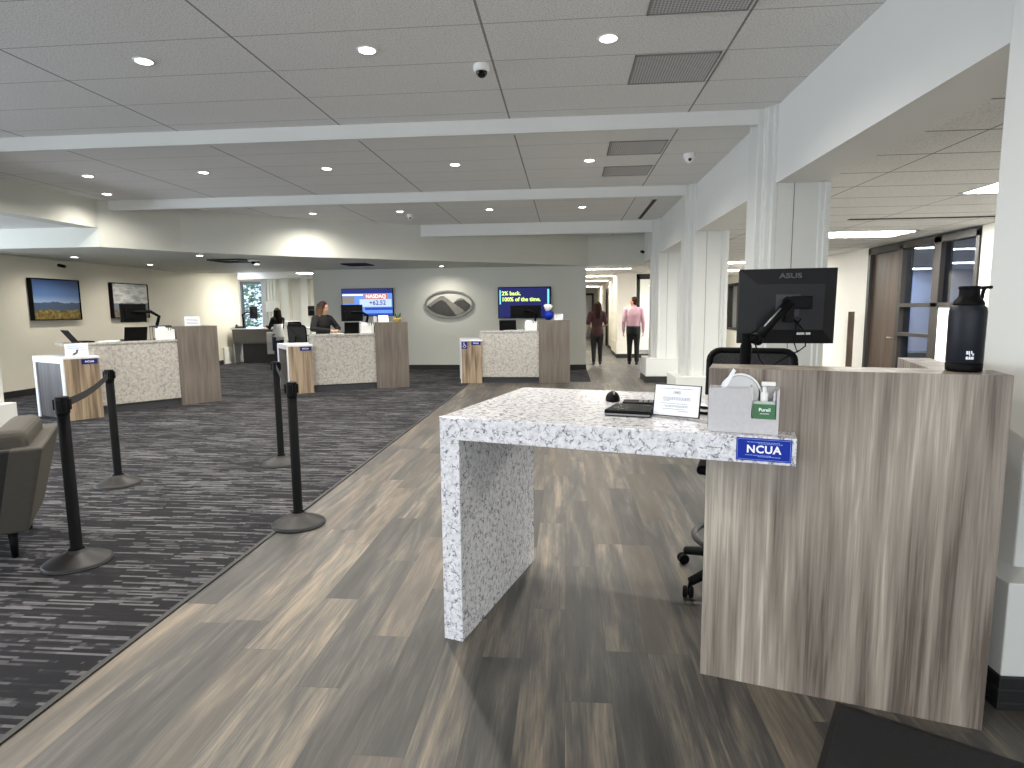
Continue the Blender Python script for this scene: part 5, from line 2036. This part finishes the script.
    # ---- hair
    bm = BM()
    ell(bm, Hd(0, -0.012, 0.018), (0.049 * h, 0.056 * h, 0.058 * h), 20, 14, R=HR)
    if hairstyle == 'long':
        for k in range(7):
            a = PI * (k / 6) + PI
            x, y = 0.045 * math.cos(a), 0.048 * math.sin(a)
            p0 = Hd(x * 0.9, y * 0.9 - 0.012, 0.02)
            p1 = Hd(x * 1.1, y - 0.014, -0.05)
            p2 = V(x * 1.25 + 0.0, -0.045 + (0.055 if abs(x) > 0.036 else 0) * 0.8 + y * 0.35, 0.80)
            p3 = V(x * 1.15, -0.052 + (0.075 if abs(x) > 0.036 else 0) * 0.8 + y * 0.25, 0.735)
            capsule(bm, p0, 0.024 * h, p1, 0.024 * h)
            capsule(bm, p1, 0.024 * h, p2, 0.022 * h)
            capsule(bm, p2, 0.022 * h, p3, 0.012 * h)
    else:
        ell(bm, Hd(0, -0.026, -0.012), (0.044 * h, 0.036 * h, 0.04 * h), 18, 12, R=HR)
    me = remesh(bm, 0.009 * h / 1.7, 4)
    # keep hair off the face
    b2 = BM()
    b2.from_mesh(me)
    bpy.data.meshes.remove(me)
    inv = HR.transposed()
    kill = []
    for v in b2.verts:
        q = inv @ (v.co - hc)
        lim = 0.024 if hairstyle == 'long' else 0.012
        if q.y > lim * h and q.z < 0.040 * h and q.z > -0.075 * h and abs(q.x) < 0.046 * h:
            kill.append(v)
    bmesh.ops.delete(b2, geom=kill, context='VERTS')
    obj('hair', b2, M[hair], t, smooth=True)
    return t


down = {-1: ((-0.145, -0.01, 0.635), (-0.150, 0.03, 0.485)), 1: ((0.145, -0.01, 0.635), (0.150, 0.03, 0.485))}
person('person in maroon short sleeved top and black trousers walking away along the hallway', (0.85, 16.95, 0), math.radians(2), 1.76,
       {-1: ((-0.142, -0.02, 0.645), (-0.10, 0.10, 0.60), (0.6, 1, 0.1), (0.7, 0, -0.7), 1), 1: ((0.142, -0.02, 0.645), (0.10, 0.10, 0.60), (-0.6, 1, 0.1), (-0.7, 0, -0.7), -1)},
       stride=0.02, shirt='maroon', sleeve='short', hair='hair_brown')
person('person in pale pink shirt and black trousers standing by the hallway pier, head turned left', (1.87, 17.2, 0), math.radians(-4), 1.87,
       {-1: ((-0.142, -0.02, 0.635), (-0.147, 0.03, 0.49)), 1: ((0.142, -0.02, 0.635), (0.147, 0.035, 0.49))},
       stride=-0.03, female=False, skin='skin_red', shirt='pink', hair='hair_short', hairstyle='short', head_yaw=math.radians(62), untucked=False, belt=True)
pw = TW(O2, A2, -0.97, 0.70, 0)
person('person with long blonde hair in a black top working at the middle teller desk', pw, A2 + math.radians(180 + 32), 1.74,
       {-1: ((-0.175, 0.055, 0.69), (-0.055, 0.20, 0.672), (0.75, 0.6, -0.05), (0.2, 0.1, -1), 1), 1: ((0.175, 0.055, 0.69), (0.045, 0.21, 0.672), (-0.75, 0.6, -0.05), (-0.2, 0.1, -1), -1)},
       shirt='black_cloth', hair='hair_blonde', head_yaw=math.radians(42), head_pitch=math.radians(-12), lean=0.08)
person('person in black jacket, white top and navy jeans by the back office counter', (-8.42, 17.15, 0.004), math.radians(62), 1.66,
       {-1: ((-0.13, 0.05, 0.66), (-0.08, 0.20, 0.68), (0.1, 1, 0.3), (0.3, 0, -1), 1), 1: ((0.13, 0.05, 0.66), (0.08, 0.20, 0.68), (-0.1, 1, 0.3), (-0.3, 0, -1), -1)},
       shirt='black_cloth', trouser='navy_cloth', hair='hair_brown', hem_mat='white_cloth')

# ------------------------------------------------------------------ back office furniture
t = thing('office_counter', 'grey and charcoal counter with white top in the back office', 'counter', (-10.15, 17.6, 0.004), 0)
obj('white_top', boxb(0, 0, 1.03, 3.6, 0.65, 1.07), M['white_solid'], t, bevel=0.003)
obj('grey_cabinet', boxb(0.05, 0.02, 0.60, 1.05, 0.6, 1.03), M['far_grey'], t, bevel=0.003)
obj('wood_end', boxb(1.052, 0.015, 0.60, 1.38, 0.6, 1.03), M['taupe'], t)
obj('charcoal_base', boxb(0.3, 0.12, 0.0, 1.95, 0.58, 0.59), M['far_dark'], t)
obj('end_leg', boxb(0.0, 0.1, 0.0, 0.05, 0.58, 1.03), M['lt_grey'], t)
obj('right_leg', boxb(3.5, 0.1, 0.0, 3.55, 0.58, 1.03), M['far_dark'], t)
t = thing('computer_tower', 'white computer tower with black front slot hung beside the back office counter', 'computer', (-8.74, 17.46, 0.30), 0)
obj('case', boxb(-0.16, -0.1, 0, 0.16, 0.1, 0.66), M['lt_grey'], t, bevel=0.02)
obj('front_slot', boxb(0.02, -0.103, 0.10, 0.12, -0.1, 0.56), M['black'], t)
obj('hanger', boxb(-0.16, 0.1, 0.3, 0.16, 0.138, 0.42), M['far_dark'], t)
arm_monitor((-9.5, 17.85, 1.074), 0.5, 'grey monitor on a black stand by the back office window', 0.34, 0.36, -1, 0.9, 0.46)
arm_monitor((-7.75, 18.0, 1.074), -0.4, 'small monitor on the back office counter behind the person in black', 0.2, 0.3, 1, 0.6, 0.5)
t = thing('desk_phone', 'black desk phone on the left end of the back office counter', 'phone', (-9.98, 17.82, 1.074), 0.2)
obj('base', boxb(-0.1, -0.08, 0, 0.1, 0.08, 0.05), M['black'], t, bevel=0.005)
obj('handset', tube(BM(), [(-0.07, -0.06, 0.07), (-0.07, 0, 0.10), (-0.07, 0.06, 0.07)], 0.02, 10), M['black'], t, smooth=True)
t = thing('printer', 'small grey printer on the back office counter', 'printer', (-8.35, 17.9, 1.074), 0.1)
obj('case', boxb(-0.16, -0.13, 0, 0.16, 0.13, 0.2), M['lt_grey'], t, bevel=0.02)
obj('paper_slot', boxb(-0.11, -0.134, 0.06, 0.11, -0.13, 0.08), M['black'], t)
drafting_chair((-6.42, 14.35, 0.004), A2 + 2.6, 'black office chair beside the person in black', seat_z=0.62, ring=False)
drafting_chair((-7.3, 16.3, 0.004), 1.2, 'black office chair standing in the back office opening', seat_z=0.66, ring=False)
drafting_chair((4.9, 6.6, 0.0), 2.9, 'black office chair in the right office behind the water bottle', seat_z=0.52, ring=False)

t = thing('partition_screen', 'narrow brown partition panel standing against the cream office wall', 'partition', (6.13, 13.75, 0.0), 0)
obj('panel', boxb(-0.06, -0.02, 0.03, 0.06, 0.02, 1.44), M['door_wood'], t, bevel=0.004)
obj('foot', boxb(-0.075, -0.12, 0.0, 0.075, 0.12, 0.03), M['dark_metal'], t, bevel=0.004)

# ------------------------------------------------------------------ daylight and sky
area((-12.35, 3.2, 1.65), (0, -PI / 2, 0), 2.2, 11.0, 640, (0.82, 0.90, 1.0))
area((-2.0, -5.85, 1.7), (PI / 2, 0, 0), 12.0, 2.4, 300, (0.98, 0.98, 1.0))
area((-12.05, 22.4, 1.7), (-PI / 2, 0, 0), 0.8, 1.7, 60, (0.85, 0.93, 1.0))
area((15.5, 15.0, 1.6), (0, PI / 2, 0), 1.8, 6.0, 160, (0.66, 0.78, 1.0))
w = bpy.data.worlds.new('sky')
scene.world = w
w.use_nodes = True
bg = w.node_tree.nodes['Background']
bg.inputs[0].default_value = (0.72, 0.86, 1.0, 1)
bg.inputs[1].default_value = 1.6

# ------------------------------------------------------------------ view
scene.view_settings.view_transform = 'Standard'
scene.view_settings.look = 'None'
scene.view_settings.gamma = 1.0
scene.view_settings.exposure = 0.3
scene.view_settings.use_curve_mapping = False
scene.cycles.use_denoising = True
try:
    scene.cycles.denoiser = 'OPENIMAGEDENOISE'
except Exception:
    pass
scene.cycles.max_bounces = 10
scene.cycles.diffuse_bounces = 6
scene.cycles.transparent_max_bounces = 12
scene.cycles.sample_clamp_indirect = 6.0
